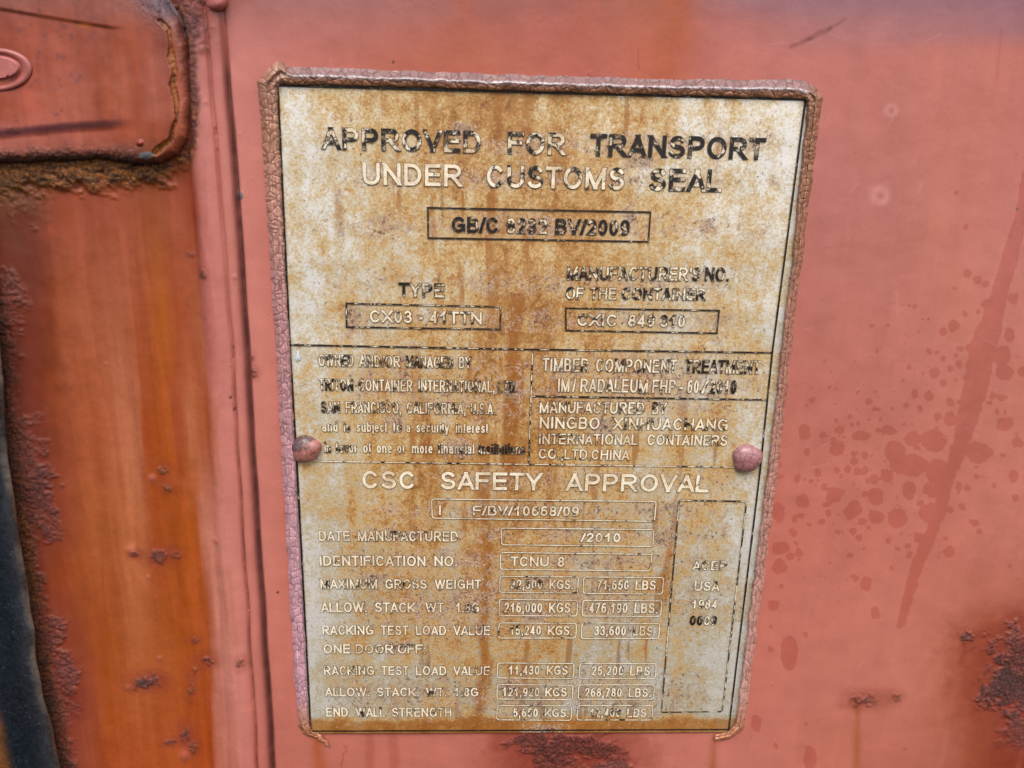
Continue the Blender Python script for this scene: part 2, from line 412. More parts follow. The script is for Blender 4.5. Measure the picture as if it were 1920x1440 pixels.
RIGHT_ROWS = [
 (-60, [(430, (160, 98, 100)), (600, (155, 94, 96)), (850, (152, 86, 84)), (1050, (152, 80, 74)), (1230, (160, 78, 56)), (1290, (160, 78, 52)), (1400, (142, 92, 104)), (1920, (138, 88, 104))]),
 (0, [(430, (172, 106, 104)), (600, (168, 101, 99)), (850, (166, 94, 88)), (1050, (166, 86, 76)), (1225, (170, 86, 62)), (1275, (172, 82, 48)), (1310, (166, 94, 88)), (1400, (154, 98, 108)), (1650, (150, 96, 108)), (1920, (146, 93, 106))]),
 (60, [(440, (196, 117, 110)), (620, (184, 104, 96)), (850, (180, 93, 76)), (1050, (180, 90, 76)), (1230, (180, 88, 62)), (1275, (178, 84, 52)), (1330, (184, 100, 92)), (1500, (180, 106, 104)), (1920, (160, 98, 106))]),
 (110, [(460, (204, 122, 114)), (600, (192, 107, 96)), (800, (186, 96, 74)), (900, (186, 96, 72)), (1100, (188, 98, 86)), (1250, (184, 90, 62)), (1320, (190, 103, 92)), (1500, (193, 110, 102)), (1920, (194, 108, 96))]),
 (400, [(455, (206, 124, 114)), (520, (200, 116, 106)), (1550, (187, 110, 103)), (1700, (191, 112, 104)), (1780, (198, 118, 104)), (1920, (196, 115, 108))]),
 (700, [(470, (206, 124, 114)), (530, (204, 118, 106)), (1470, (190, 110, 100)), (1700, (193, 114, 103)), (1920, (198, 118, 106))]),
 (1000, [(485, (206, 123, 112)), (545, (203, 117, 104)), (1420, (197, 111, 99)), (1920, (199, 117, 104))]),
 (1280, [(500, (202, 118, 106)), (560, (200, 114, 101)), (1400, (200, 115, 103)), (1700, (200, 118, 104)), (1790, (190, 106, 84)), (1920, (160, 80, 56))]),
 (1440, [(515, (196, 110, 98)), (570, (194, 110, 96)), (900, (197, 113, 101)), (1380, (201, 117, 106)), (1560, (198, 113, 98)), (1760, (190, 106, 90)), (1830, (158, 80, 58)), (1920, (140, 56, 30))]),
]
Z6 = [(1192,97,23),(1250,128,22),(1290,155,22),(1122,175,12),(1440,225,32),(1415,425,28,40),(1297,265,28),(1183,310,18),(1250,305,13),(908,268,15),(875,268,10),(1115,378,30),(1060,408,20),(672,376,14),(762,374,14),(930,412,9),(707,517,14),(985,516,17),(1030,516,10),(1066,555,17),(1150,500,20),(1200,490,25),(1130,540,15),(1150,590,22),(1097,605,18),(872,603,15),(1014,630,28),(955,640,12),(848,667,12),(1057,685,18),(1130,672,10),(987,752,28),(905,745,15,28),(418,567,9),(443,710,9),(484,718,7),(698,732,12),(602,740,9),(357,777,16),(323,810,10),(660,785,17),(690,825,15),(715,832,12),(787,825,12),(862,808,20),(933,822,17),(1100,790,25),(1150,785,15),(1030,872,22),(1100,880,40),(558,868,14),(478,886,13),(721,886,12),(660,885,10),(850,910,12),(600,910,15),(565,918,12),(500,938,27),(315,950,30,42),(410,965,22),(620,970,55,30),(765,945,45,28),(705,940,15),(1010,1000,70,60),(900,985,45,40),(920,1035,20),(490,1040,40,45),(470,1000,25),(325,1060,18),(580,1070,18),(640,1080,22),(585,1110,22),(800,1060,60,60),(880,1130,110,60),(1030,1170,60,70),(760,1190,35),(545,1150,20),(620,1165,40,25),(640,1150,20),(490,1157,18),(385,1175,18,25),(175,1130,15,20),(180,1195,15),(270,1205,20),(350,1218,14),(317,1210,10),(385,1217,10),(508,1190,10),(690,1210,25),(650,1215,15),(880,1270,35,50),(1000,1260,50,45),(423,1250,20),(480,1275,50,30),(470,1300,40),(300,1325,40,40),(430,1340,25,15),(700,1300,42,48),(580,1360,45,50),(640,1290,20),(940,1335,20),(1000,1350,30,20),(980,1390,50),(815,1410,48,45),(700,1415,42,35),(170,1380,35,60),(440,1388,18),(255,1415,15),(290,1410,15),(410,1430,18),(1380,540,45,55),(1390,630,50,45),(1335,755,20),(1380,765,35,20),(1310,795,15),(1352,840,15),(1395,905,50,40),(1400,840,12),(1455,965,12),(1465,1010,30,30),(1250,1060,75,55),(1320,1065,20),(1385,1075,13),(1240,1135,12),(1440,1190,30,35),(1242,1195,14),(1190,1255,18),(1145,1250,18,35),(1165,1355,18),(1335,1240,12),(1455,1308,18),(1485,620,25,30),(1095,1370,22)]
Z7 = [(265,35,18),(300,25,15),(425,55,18),(350,70,15),(260,118,25),(190,200,50,35),(245,245,20),(292,225,25),(275,175,15),(290,268,12),(185,310,40,48),(190,422,15),(155,525,30,33),(132,648,14),(240,790,52,100),(332,688,15,20),(132,775,16),(55,1190,32,45),(165,1318,16),(358,1390,40,75),(575,10,30,40),(650,60,27,20),(735,30,45,38),(850,40,50,50),(632,147,23),(600,110,17),(513,118,12),(540,115,8),(580,247,16),(795,160,17),(852,210,15),(912,195,20),(912,245,20),(965,145,30),(865,128,10),(815,315,12),(615,372,20),(672,402,32,42),(725,567,28,33),(1138,225,28,38),(1118,148,16),(1285,65,22),(1310,110,20),(1260,48,15),(1480,303,12,20),(335,1195,9),(470,290,8),(682,90,12),(632,215,9),(665,210,12)]
SPOTS = [(1400 + s[0] * .3471, 480 + s[1] * .3471, s[2] * .3471, s[-1] * .3471) for s in Z6] + \
        [(1400 + s[0] / 3, 960 + s[1] / 3, s[2] / 3, s[-1] / 3) for s in Z7] + \
        [(1811, 906 - 480, 7, 8), (1793, 361, 5, 6), (1697, 1405, 3, 3)]
RUN = [(1925, 330, 9), (1917, 400, 11), (1896, 480, 15), (1869, 567, 16), (1843, 654, 26), (1825, 740, 23), (1803, 827, 16), (1778, 897, 12), (1758, 970, 12), (1720, 1060, 11), (1689, 1172, 8)]
# patches of flaking rust: u, v, rx, ry, strength, core colour
BLUE, PURP, RED, OCH = (80, 74, 84), (90, 55, 54), (108, 44, 32), (140, 84, 30)
CRUSTS = [
 (1925, 1225, 68, 50, 1.0, BLUE), (1925, 1290, 78, 62, 1.0, BLUE), (1900, 1195, 26, 24, 0.9, (150, 84, 76)), (1875, 1280, 40, 38, 0.85, PURP), (1930, 1370, 60, 40, 0.55, (110, 60, 60)),
 (1812, 1193, 14, 9, 0.9, PURP), (1622, 1312, 26, 11, 0.8, PURP), (1682, 1306, 9, 8, 0.6, PURP), (1605, 1318, 8, 8, .7, RED),
 (1045, 1396, 66, 26, 1.0, (92, 76, 84)), (1100, 1400, 66, 24, 0.85, RED), (1000, 1395, 44, 26, 0.8, (110, 54, 44)), (1045, 1430, 60, 30, 0.7, RED), (1150, 1412, 40, 16, 0.5, RED), (1140, 1436, 40, 12, .6, (100, 62, 62)),
 (275, 1284, 25, 12, 1.0, PURP), (292, 1272, 10, 8, .7, PURP), (306, 882, 9, 9, 0.8, (120, 74, 34)), (312, 916, 12, 9, 0.8, (130, 78, 30)), (253, 1041, 9, 6, 0.9, PURP),
 (292, 1046, 18, 12, 0.8, PURP), (328, 1042, 12, 9, 0.6, (120, 62, 44)), (388, 1240, 14, 12, 0.9, PURP), (362, 1258, 8, 14, 0.6, (140, 80, 30)), (358, 1290, 8, 18, 0.8, (140, 84, 40)),
 (345, 1378, 12, 18, 0.9, PURP), (322, 1394, 14, 6, 0.7, PURP), (358, 1404, 10, 12, 0.8, (120, 72, 50)), (454, 1238, 8, 9, 0.6, PURP), (380, 512, 10, 8, 0.7, PURP), (354, 478, 9, 7, 0.5, PURP), (364, 1204, 9, 6, .5, PURP),
 (476, 698, 7, 8, 0.8, PURP), (474, 672, 4, 7, 0.6, PURP), (58, 428, 9, 10, .5, (130, 84, 60)), (36, 626, 8, 7, .6, (80, 44, 50)),
 (12, 560, 26, 60, 0.75, (84, 58, 60)), (34, 570, 20, 16, .5, (120, 50, 40)), (62, 790, 14, 14, .5, (120, 70, 70)), (40, 850, 40, 60, 0.8, (84, 58, 60)), (66, 930, 40, 70, 0.9, (84, 56, 60)), (90, 990, 30, 30, .6, (100, 50, 46)),
 (100, 1200, 28, 50, 0.85, (86, 56, 58)), (122, 1275, 26, 50, 0.95, (84, 60, 68)), (108, 1330, 30, 46, 0.9, (100, 58, 40)), (140, 1330, 14, 20, .6, (108, 52, 52)), (124, 1420, 20, 40, .6, (110, 50, 44)),
 (345, 30, 40, 50, 0.75, (96, 84, 96)), (385, 60, 26, 40, 0.4, (130, 92, 98)), (345, -40, 90, 40, .7, (90, 80, 92)), (300, -30, 90, 26, .7, (96, 84, 96)),
]
GASKET_EDGE = ([0, 300, 540, 636, 850, 960, 1096, 1198, 1313, 1362, 1440, 1700], [-130, -60, -22, 0, 16, 31, 53, 65.5, 84, 98, 115, 165])
ge = lambda v: np.interp(v, *GASKET_EDGE)

def blob(u, v, cx, cy, rx, ry):
    return 1 - np.hypot((u - cx) / rx, (v - cy) / ry)

def build_panel():
    def axis(a, b, lo, hi, st):
        core = np.arange(a, b, st)
        o1, o2 = [], []
        s, x = st, a
        while x > lo: s *= 1.35; x -= s; o1.append(x)
        s, x = st, core[-1]
        while x < hi: s *= 1.35; x += s; o2.append(x)
        return np.concatenate([o1[::-1], core, o2])
    corners = at([-30, 1950, -30, 1950], [-30, -30, 1470, 1470], WALL_Y)
    X = axis(corners[:, 0].min(), corners[:, 0].max(), -0.62, 0.62, 0.00052)
    Z = axis(corners[:, 2].min(), corners[:, 2].max(), -0.50, 0.50, 0.00052)
    XX, ZZ = np.meshgrid(X, Z)
    x, z = XX.ravel(), ZZ.ravel()
    u, v = px(np.stack([x, np.full_like(x, WALL_Y), z], -1))
    u = np.clip(u, -900, 3200); v = np.clip(v, -900, 2700)
    xm, zm = x * 1000, z * 1000
    # ---- relief (metres towards the viewer)
    wob = (fbm(zm * 0.05, zm * 0 + 3, 5, 3) - 0.5) * 5
    dR, dL = u - gr(v) - wob * .5, u - gl(v) - wob
    vis = sstep(20, 120, v) * 0.75 + 0.25
    h = np.zeros_like(u)
    mid = np.clip((u - gl(v)) / (gr(v) - gl(v)), 0, 1)
    h += np.where((dL > 0) & (dR < 0), 0.0016 * np.sqrt(np.clip(4 * mid * (1 - mid), 0, 1)), 0)
    lip = np.clip(-dL / 70, 0, 1)
    h += np.where(dL <= 0, 0.0022 * np.sin(np.clip(lip * 1.25, 0, 1) * math.pi) - 0.0012 * sstep(.5, 1, lip), 0)
    h -= vis * 0.0030 * np.exp(-(dR / 4.2) ** 2) + vis * 0.0011 * np.exp(-(dL / 2.8) ** 2)
    h += (fbm(xm * .02, zm * .02, 9, 3) - .5) * 0.0010
    # ---- colours
    wu = u + (fbm(xm * .05, zm * .012, 21, 4) - .5) * 26 + (fbm(xm * .3, zm * .03, 22, 3) - .5) * 9
    left = rows_colour(wu, v, LEFT_ROWS, gr)
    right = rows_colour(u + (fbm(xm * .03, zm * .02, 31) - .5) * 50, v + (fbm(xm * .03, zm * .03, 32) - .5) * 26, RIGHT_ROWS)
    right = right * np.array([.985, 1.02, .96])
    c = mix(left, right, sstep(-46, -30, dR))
    zone = sstep(-30, -70, dR)                       # 1 in the rusty left strip
    st = fbm(xm * 0.45, zm * 0.012, 41, 4) - .5      # vertical streaks
    st2 = fbm(xm * 0.12, zm * 0.008, 42, 3) - .5
    k = 1 + zone * sstep(-140, -60, u) * (st * .30 + st2 * .35 + (fbm(xm * .7, zm * .7, 46, 3) - .5) * .22)
    c = c * k[:, None] ** np.array([.7, 1.0, 1.2])
    for i, (fx, fz, lo, am) in enumerate([(.13, .005, .54, .10), (.22, .007, .57, -.10), (.42, .014, .62, .05)]):
        e = sstep(lo, lo + .045, fbm(xm * fx + 2.2 * (fbm(xm * .1, zm * .02, 140 + i, 2) - .5), zm * fz, 150 + i, 3))
        c = c * (1 - am * zone * e)[:, None] ** np.array([.8, 1.1, 1.6])
    kr = 1 + (1 - zone) * ((fbm(xm * .16, zm * .02, 43, 4) - .5) * .13 + (fbm(xm * .05, zm * .05, 44, 4) - .5) * .05)
    c = c * kr[:, None]
    c = mix(c, lin((168, 92, 74)) * (.8 + .4 * fbm(xm * .06, zm * .05, 47, 4))[:, None], sstep(-70, -190, u))
    # drips of rust on the right part and below the plate
    def drip(pts, w, col, amt):
        nonlocal c
        d, t = seg_dist(u + (fbm(xm * .1, zm * .1, 51) - .5) * 8, v, pts)
        a = np.exp(-(d / (w * (.6 + .6 * t))) ** 2) * amt * (0.55 + .9 * fbm(xm * .4, zm * .05, 52, 3))
        c = mix(c, lin(col), np.clip(a, 0, .95))
    for pts, w, col, amt in [
        ([(1262, -20), (1270, 60), (1250, 140)], 34, (176, 84, 44), .55), ([(1100, -20), (1080, 130)], 40, (176, 82, 58), .4), ([(870, -20), (880, 125)], 36, (176, 88, 58), .5),
        ([(1608, 1325), (1606, 1440), (1600, 1500)], 9, (170, 92, 46), .75), ([(1812, 1200), (1803, 1245)], 5, (165, 84, 42), .7), ([(1655, 1306), (1560, 1390)], 40, (178, 100, 76), .25),
        ([(1830, 1215), (1860, 1180)], 30, (178, 92, 52), .45), ([(1880, 1200), (1822, 1260), (1835, 1440)], 26, (165, 82, 48), .6), ([(1900, 1345), (1870, 1500)], 55, (140, 58, 40), .8), ([(1800, 1360), (1750, 1440)], 26, (176, 100, 80), .4),
        ([(592, 1380), (603, 1440), (610, 1500)], 14, (176, 88, 42), .8), ([(1338, 1390), (1330, 1500)], 12, (168, 92, 58), .8),
        ([(1000, 1390), (1000, 1460)], 80, (150, 66, 46), .75), ([(1090, 1395), (1100, 1460)], 70, (145, 62, 48), .7),
        ([(930, 1385), (925, 1460)], 20, (180, 98, 76), .5), ([(430, 1060), (445, 1200)], 8, (190, 110, 88), .4)]:
        drip(pts, w, col, amt)
    # damp runs just below the plate, scratch, paint marks
    def stroke(pts, w, mul, soft=2.0, wobble=4):
        nonlocal c
        d, _ = seg_dist(u + (fbm(xm * .4, zm * .4, 61) - .5) * wobble, v + (fbm(xm * .4, zm * .4, 62) - .5) * wobble, pts)
        c = c * (1 - (1 - np.array(mul)) * sstep(w + soft, w - soft, d)[:, None])
    stroke([(692, 1378), (696, 1450)], 8, (.86, .76, .74), 5, 8); stroke([(735, 1378), (742, 1450)], 9, (.87, .78, .76), 5, 8); stroke([(648, 1395), (640, 1435)], 2, (.8, .68, .66), 2, 14)
    stroke([(1483, 88), (1520, 72)], 3.5, (.68, .56, .56), 3, 7); stroke([(1515, 74), (1556, 53)], 4.5, (.70, .58, .58), 3, 8); stroke([(1552, 56), (1586, 36)], 1.6, (.7, .58, .58), 2, 5)
    stroke([(1198, 92), (1197, 130)], 1.0, (.6, .55, .55), 1.2, 2)
    stroke([(1662, 568), (1705, 572)], .8, (.75, .68, .68), 1.2, 3)
    stroke([(1877, 60), (1868, 150)], 2, (.88, .82, .82), 2, 5)
    nz_s = fbm(xm * .4, zm * .4, 64, 2)
    rs = random.Random(11)
    for i in range(46):
        cx, cy = rs.uniform(470, 1920), rs.uniform(20, 1430)
        if 500 < cx < 1530 and 110 < cy < 1390: cx = rs.uniform(1480, 1920)
        an, ln = rs.gauss(1.2, .7), rs.uniform(8, 46); dx, dy = math.cos(an) * ln, math.sin(an) * ln
        near = (np.abs(u - cx - dx / 2) < 60) & (np.abs(v - cy - dy / 2) < 60)
        dd, _ = seg_dist(u[near] + (nz_s[near] - .5) * 5, v[near], [(cx, cy), (cx + dx, cy + dy)])
        a = sstep(2.2, .4, dd) * rs.uniform(.12, .34)
        c[near] = mix(c[near], lin((214, 148, 138) if rs.random() < .6 else (150, 82, 74)), a)
    runs = sstep(.62, .80, fbm(xm * .22, zm * .012, 68, 4)) * (1 - zone)
    c = mix(c, lin((204, 128, 108)), runs * .16 * sstep(120, 320, v))
    for cx, cy, r in [(1650, 366, 13), (1671, 207, 9)]:           # chalky rings
        d = np.hypot(u - cx, v - cy)
        ring = np.exp(-((d - r) / (r * .55)) ** 2) * (.5 + fbm(xm * .5, zm * .5, 66))
        c = mix(c, lin((214, 146, 138)), np.clip(ring * .55, 0, .7)); c = mix(c, lin((160, 100, 104)), np.exp(-(d / (r * .4)) ** 2) * .5)
    for cx, cy, rx, ry, col in [(449, 366, 7.5, 9.5, (92, 104, 112)), (521, 1111, 2.6, 2.4, (38, 34, 40)), (1908, 392, 2.2, 2.4, (90, 70, 84)), (434, 744, 2.5, 3, (60, 44, 46)), (440, 767, 2.5, 3, (70, 48, 48)), (1741, 599, 1.5, 2, (50, 30, 34)), (737, 116, 3, 3, (84, 46, 44))]:
        c = mix(c, lin(col), sstep(-.1, .18, blob(u, v, cx, cy, rx, ry)) * .9)
        if rx > 5: h += 0.0006 * np.sqrt(np.clip(blob(u, v, cx, cy, rx, ry), 0, 1))
    # paint blisters
    rng = random.Random(4)
    for cx, cy, r in [(442, 519, 5), (433, 684, 4), (387, 192, 4.5), (405, 1013, 9), (297, 1237, 6), (284, 898, 10), (244, 1035, 12), (276, 1084, 5), (196, 683, 4), (238, 1292, 7), (345, 1420, 14)]:
        d = np.hypot(u - cx, v - cy) / r
        h += np.where(d < 1.6, r * 0.00006 * np.exp(-2 * d ** 2), 0)
        c = mix(c, lin((190, 112, 96)), sstep(1.3, .2, d) * .4)
    for i in range(46):                                       # small bumps in the flat paint
        cx, cy, r = rng.uniform(380, 1910), rng.uniform(10, 1430), rng.uniform(1.2, 2.6)
        d = np.hypot(u - cx, v - cy) / r
        h += np.where(d < 1, 0.00025 * (1 - d ** 2), 0)
    # dirt lodged in the two grooves
    dirt = .55 + .9 * (fbm(zm * .25, zm * 0, 69, 4) - .3)
    c = mix(c, lin((84, 46, 44)), np.clip(np.exp(-((dR + 1) / 4.6) ** 2) * sstep(90, 150, v) * (.55 + .4 * dirt), 0, .93))
    c = mix(c, lin((120, 62, 54)), np.clip(np.exp(-(dL / 2.6) ** 2) * (.25 + .65 * sstep(500, 800, v)) * dirt, 0, .9))
    c = mix(c, lin((150, 84, 78)), np.clip(np.exp(-((dR + 9) / 5) ** 2) * .3, 0, 1))
    # ---- flaking rust
    crust = np.zeros_like(u)
    nz = fbm(xm * .22, zm * .22, 71, 5, .6) - .5; nz2 = fbm(xm * .8, zm * .8, 72, 4, .6)
    for cx, cy, rx, ry, amt, col in CRUSTS:
        near = (np.abs(u - cx) < rx * 3.2 + 30) & (np.abs(v - cy) < ry * 3.2 + 30)
        if not near.any(): continue
        b = blob(u[near], v[near], cx, cy, rx, ry) + nz[near] * 2.0
        halo = sstep(-1.9, .5, blob(u[near], v[near], cx, cy, rx, ry) + nz[near] * 1.2) * .62 * amt
        c[near] = mix(c[near], lin((140, 60, 42)), halo)
        small = max(0.0, min(1.0, (45 - rx) / 25))
        a = sstep(-.15, .45, b) * amt * (1 - small + small * sstep(.40, .56, nz2[near] + .12 * b))
        edge = sstep(.6, .1, b)
        cc = mix(np.broadcast_to(lin(col), (near.sum(), 3)), lin((118, 50, 34)), edge * .55 + small * .2)
        cc = mix(cc, lin((150, 84, 36)), sstep(.58, .72, nz2[near]) * .5)
        c[near] = mix(c[near], cc, a)
        crust[near] = np.maximum(crust[near], a * (1 - .45 * small))
    # ochre seam beside the dark strip
    dg = u - ge(v)
    on = (v > 560)
    seam = np.where(on, sstep(34, 6, dg + nz * 46), 0)
    c = mix(c, mix(np.broadcast_to(lin((122, 68, 28)), c.shape), lin((60, 38, 30)), sstep(.42, .6, nz2)), seam * .9)
    ocs = np.where(on, np.exp(-((v - 1060) / 70) ** 2) + .7 * np.exp(-((v - 980) / 40) ** 2), 0) * sstep(26, 4, dg + nz * 20)
    c = mix(c, lin((160, 96, 36)), np.clip(ocs, 0, .8) * sstep(.35, .6, nz2))
    crust = np.maximum(crust, seam * .95)
    red = np.where(v > 330, sstep(110, 20, dg + nz * 70), 0) * (1 - seam) * (.35 + .65 * sstep(.35, .6, fbm(xm * .05, zm * .04, 75)))
    c = mix(c, lin((112, 44, 30)), red * .7)
    dk = sstep(120, 10, u + nz * 90 - .12 * (v - 300)) * sstep(310, 380, v) * (.5 + .5 * sstep(.35, .6, fbm(xm * .07, zm * .05, 165, 4)))
    c = mix(c, lin((98, 42, 24)), dk * .62 * sstep(1500, 500, v))
    # ochre crust under the bracket
    sb = np.interp(u, [-300, 0, 150, 240, 300, 360], [352, 346, 338, 336, 330, 296])
    s2 = sstep(26, -14, v - sb + nz * 60) * sstep(370, 330, u) * sstep(230, 280, v)
    fl = fbm(xm * .38 + nz * 1.5, zm * 1.1, 78, 5, .6)
    oc = mix(np.broadcast_to(lin((172, 110, 44)), c.shape), lin((92, 60, 34)), sstep(.42, .66, fl)); oc = mix(oc, lin((150, 132, 112)), sstep(.66, .76, fbm(xm * .5, zm * 1.6, 76, 4)) * .6)
    c = mix(c, oc, s2 * .95); h += s2 * .0016; crust = np.maximum(crust, s2)
    s3 = sstep(80, 0, v - sb + nz * 90) * sstep(150, 20, u) * (v > 300)
    c = mix(c, lin((126, 78, 26)), s3 * .8 * sstep(.3, .6, nz2)); crust = np.maximum(crust, s3 * .5)
    fib = fbm(xm * .9, zm * .22, 79, 4)
    s4 = sstep(13, 3, np.abs(u - np.interp(v, [0, 80, 200, 270, 320], [338, 362, 369, 366, 350])) + nz * 8) * sstep(-10, 30, v) * sstep(330, 280, v)
    c = mix(c, mix(np.broadcast_to(lin((100, 52, 40)), c.shape), lin((160, 94, 40)), sstep(.55, .72, fib)), s4 * .9); crust = np.maximum(crust, s4 * .5)
    h += crust * (0.0005 + 0.0022 * (nz2 - .35)) * (0.5 + fbm(xm * .1, zm * .1, 77))
    # crack in the paint beside the bracket
    d, _ = seg_dist(u + nz * 10, v + nz * 10, [(312, 20), (336, 16), (345, 40), (352, 70), (357, 110)])
    ck = sstep(3.2, 1.0, d); c = c * (1 - .8 * ck[:, None]); h -= .001 * ck
    # ---- wet spots
    wx = u + (fbm(xm * .35, zm * .35, 81, 3) - .5) * 9; wz = v + (fbm(xm * .35, zm * .35, 82, 3) - .5) * 9
    wet = np.full_like(u, -30.0)
    for cx, cy, rx, ry in SPOTS:
        near = (np.abs(u - cx) < rx + 40) & (np.abs(v - cy) < ry + 40)
        wet[near] = np.maximum(wet[near], blob(wx[near], wz[near], cx, cy, rx, ry) * min(rx, ry))
    d, t = seg_dist(wx, wz, RUN)
    wet = np.maximum(wet, np.interp(t, np.linspace(0, 1, len(RUN)), [r[2] for r in RUN]) - d)
    for i in range(300):                                      # fine spray
        cx, cy = rng.gauss(1640, 130), rng.gauss(880, 110)
        if cx < 1450: continue
        r = rng.uniform(.8, 2.6); near = (np.abs(u - cx) < 12) & (np.abs(v - cy) < 12)
        wet[near] = np.maximum(wet[near], blob(wx[near], wz[near], cx, cy, r, r) * r)
    wet = np.where(u < 1380, -30, wet)
    c = c / GAIN
    V = np.stack([x, WALL_Y - h, z], -1)
    nr, nc = len(Z), len(X)
    F = grid_faces(nr, nc)
    # turn the rim back so that the sheet has a thickness
    rim = np.concatenate([np.arange(nc), np.arange(1, nr) * nc + nc - 1, (nr - 1) * nc + np.arange(nc - 2, -1, -1), np.arange(nr - 2, 0, -1) * nc])
    back = V[rim].copy(); back[:, 1] = 0.03
    n0 = len(V); q = len(rim); i = np.arange(q)
    side = np.stack([rim, n0 + i, n0 + (i + 1) % q, rim[(i + 1) % q]], -1)
    V = np.concatenate([V, back]); F = np.concatenate([F, side])
    ext = lambda a: np.concatenate([a, a[rim]])
    mesh_obj('panel', V, F, STEEL, door, {'paint': ext(c), 'crust': ext(crust), 'wet': ext(wet)})
build_panel()

# ---- bracket welded to the door's edge
BRK = [(-420, -70), (262, -46), (312, 2), (338, 40), (352, 84), (357, 140), (358, 200), (353, 258), (335, 292), (302, 308), (250, 308), (200, 300), (0, 308), (-420, 330)]
OVAL = (-8, 131)
def build_bracket():
    H = 0.0062
    U, Vv = np.meshgrid(np.arange(-420, 385, 1.6), np.arange(-110, 360, 1.6))
    u, v = U.ravel(), Vv.ravel()
    p0 = at(u, v, -H); xm, zm = p0[:, 0] * 1000, p0[:, 2] * 1000
    nz = fbm(xm * .3, zm * .3, 91, 4, .6) - .5; nz2 = fbm(xm * .9, zm * .9, 92, 4, .6)
    sd = poly_sd(u, v, BRK) + nz * 5
    t = np.clip(sd / 24, 0, 1)
    h = H * np.sqrt(np.clip(1 - (1 - t) ** 2, 0, 1))
    gpts = [(300, 40), (316, 55), (320, 100), (327, 135), (322, 160), (331, 190), (330, 225), (318, 262), (292, 286)]
    d, gt = seg_dist(u + nz * 9, v, gpts)
    gw = 1.6 + 4.6 * vnoise(zm * .16, zm * 0, 95)
    gv = sstep(gw + 2.5, gw - 1.5, d)
    h -= gv * 0.0008
    inner = sstep(4, -6, u - np.interp(v, [p[1] for p in gpts], [p[0] for p in gpts]))
    h += inner * .0006
    # pressed step along the bottom, pressed edge along the top
    e1 = v - np.interp(u, [-300, 0, 120, 235, 300], [292, 252, 240, 233, 236])
    f1 = sstep(262, 190, u)
    h -= .0017 * sstep(-12, 12, e1) * f1
    e2 = v - np.interp(u, [-300, 0, 110, 210], [-30, 17, 36, 52])
    f2 = sstep(240, 190, u)
    h += .0006 * sstep(5, -5, e2) * f2
    h += (fbm(xm * .04, zm * .04, 97) - .5) * .0014
    c = rows_colour(u + (fbm(xm * .06, zm * .02, 98) - .5) * 26, v, [
        (0, [(0, (150, 84, 72)), (120, (150, 82, 70)), (220, (158, 84, 68)), (290, (150, 78, 62)), (330, (110, 72, 68))]),
        (60, [(0, (160, 70, 42)), (120, (162, 78, 58)), (190, (158, 76, 54)), (240, (164, 74, 38)), (290, (160, 74, 50)), (340, (140, 78, 62))]),
        (130, [(60, (156, 70, 48)), (110, (170, 84, 68)), (160, (168, 84, 66)), (180, (158, 72, 40)), (230, (164, 80, 48)), (255, (160, 70, 34)), (285, (172, 90, 74)), (312, (166, 84, 66)), (345, (150, 78, 62))]),
        (200, [(0, (164, 74, 44)), (60, (176, 86, 66)), (140, (180, 96, 78)), (172, (178, 96, 78)), (190, (164, 74, 36)), (232, (180, 96, 74)), (258, (162, 72, 38)), (282, (184, 102, 86)), (318, (176, 88, 62)), (345, (160, 84, 64))]),
        (245, [(0, (184, 100, 90)), (140, (184, 98, 86)), (230, (170, 80, 52)), (290, (164, 74, 34)), (345, (158, 82, 62))]),
        (290, [(0, (160, 88, 76)), (150, (150, 78, 62)), (260, (120, 62, 40)), (340, (158, 80, 58))])])
    st = fbm(xm * .35, zm * .02, 99, 4) - .5
    c = c * np.array([.90, .84, .68]) * (1.0 + st * .60 + nz * .22 + (fbm(xm * .12, zm * .03, 160, 3) - .5) * .5)[:, None] ** np.array([.8, 1, 1.15])
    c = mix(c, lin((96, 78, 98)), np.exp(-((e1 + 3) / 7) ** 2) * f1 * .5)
    c = mix(c, lin((88, 52, 42)), np.exp(-(e2 / 2.2) ** 2) * f2 * .7 * sstep(.3, .5, vnoise(xm * .25, zm * .1, 90)))  # dark broken line under the top ledge: its shadow painted in
    c = mix(c, lin((176, 96, 30)), np.exp(-np.hypot((u - 160) / 12, (v - 47) / 5) ** 2) * .8)
    fib = fbm(xm * 1.3, zm * .25, 94, 4); c = mix(c, mix(np.broadcast_to(lin((158, 92, 26)), c.shape), lin((108, 56, 26)), sstep(.45, .65, fib)), gv * .92)
    rimd = sstep(20, 2, sd + nz * 16) * sstep(150, 300, u) * (.45 + .55 * sstep(.4, .6, nz2))
    c = mix(c, lin((96, 50, 36)), rimd * .75)
    bot = sstep(20, -2, sd) * sstep(240, 280, v) * sstep(330, 280, u)
    oc = mix(np.broadcast_to(lin((140, 86, 36)), c.shape), lin((62, 42, 34)), sstep(.42, .6, nz2))
    c = mix(c, oc, np.clip(bot * 1.2, 0, 1))
    low = sstep(34, 8, sd + nz * 26) * sstep(230, 275, v) * sstep(300, 240, u)
    c = mix(c, lin((92, 60, 50)), low * .6)
    crust = np.clip(np.maximum(bot, np.maximum(gv * .3, low * .6)), 0, 1)
    pk = sstep(.58, .74, fbm(xm * .30, zm * .30, 88, 5, .65)) * sstep(300, 120, u)
    c = mix(c, lin((112, 60, 62)), pk * .55)
    gp = np.exp(-np.hypot((u - 318) / 60, (v + 10) / 44) ** 2)
    c = mix(c, lin((100, 86, 98)), np.clip(gp * 1.2, 0, .85)); crust = np.maximum(crust, gp * .45)
    # shiny bare flake and blister near the corner
    c = mix(c, lin((120, 118, 120)), sstep(-.1, .2, blob(u + nz * 12, v + nz * 12, 275, 292, 16, 7)))
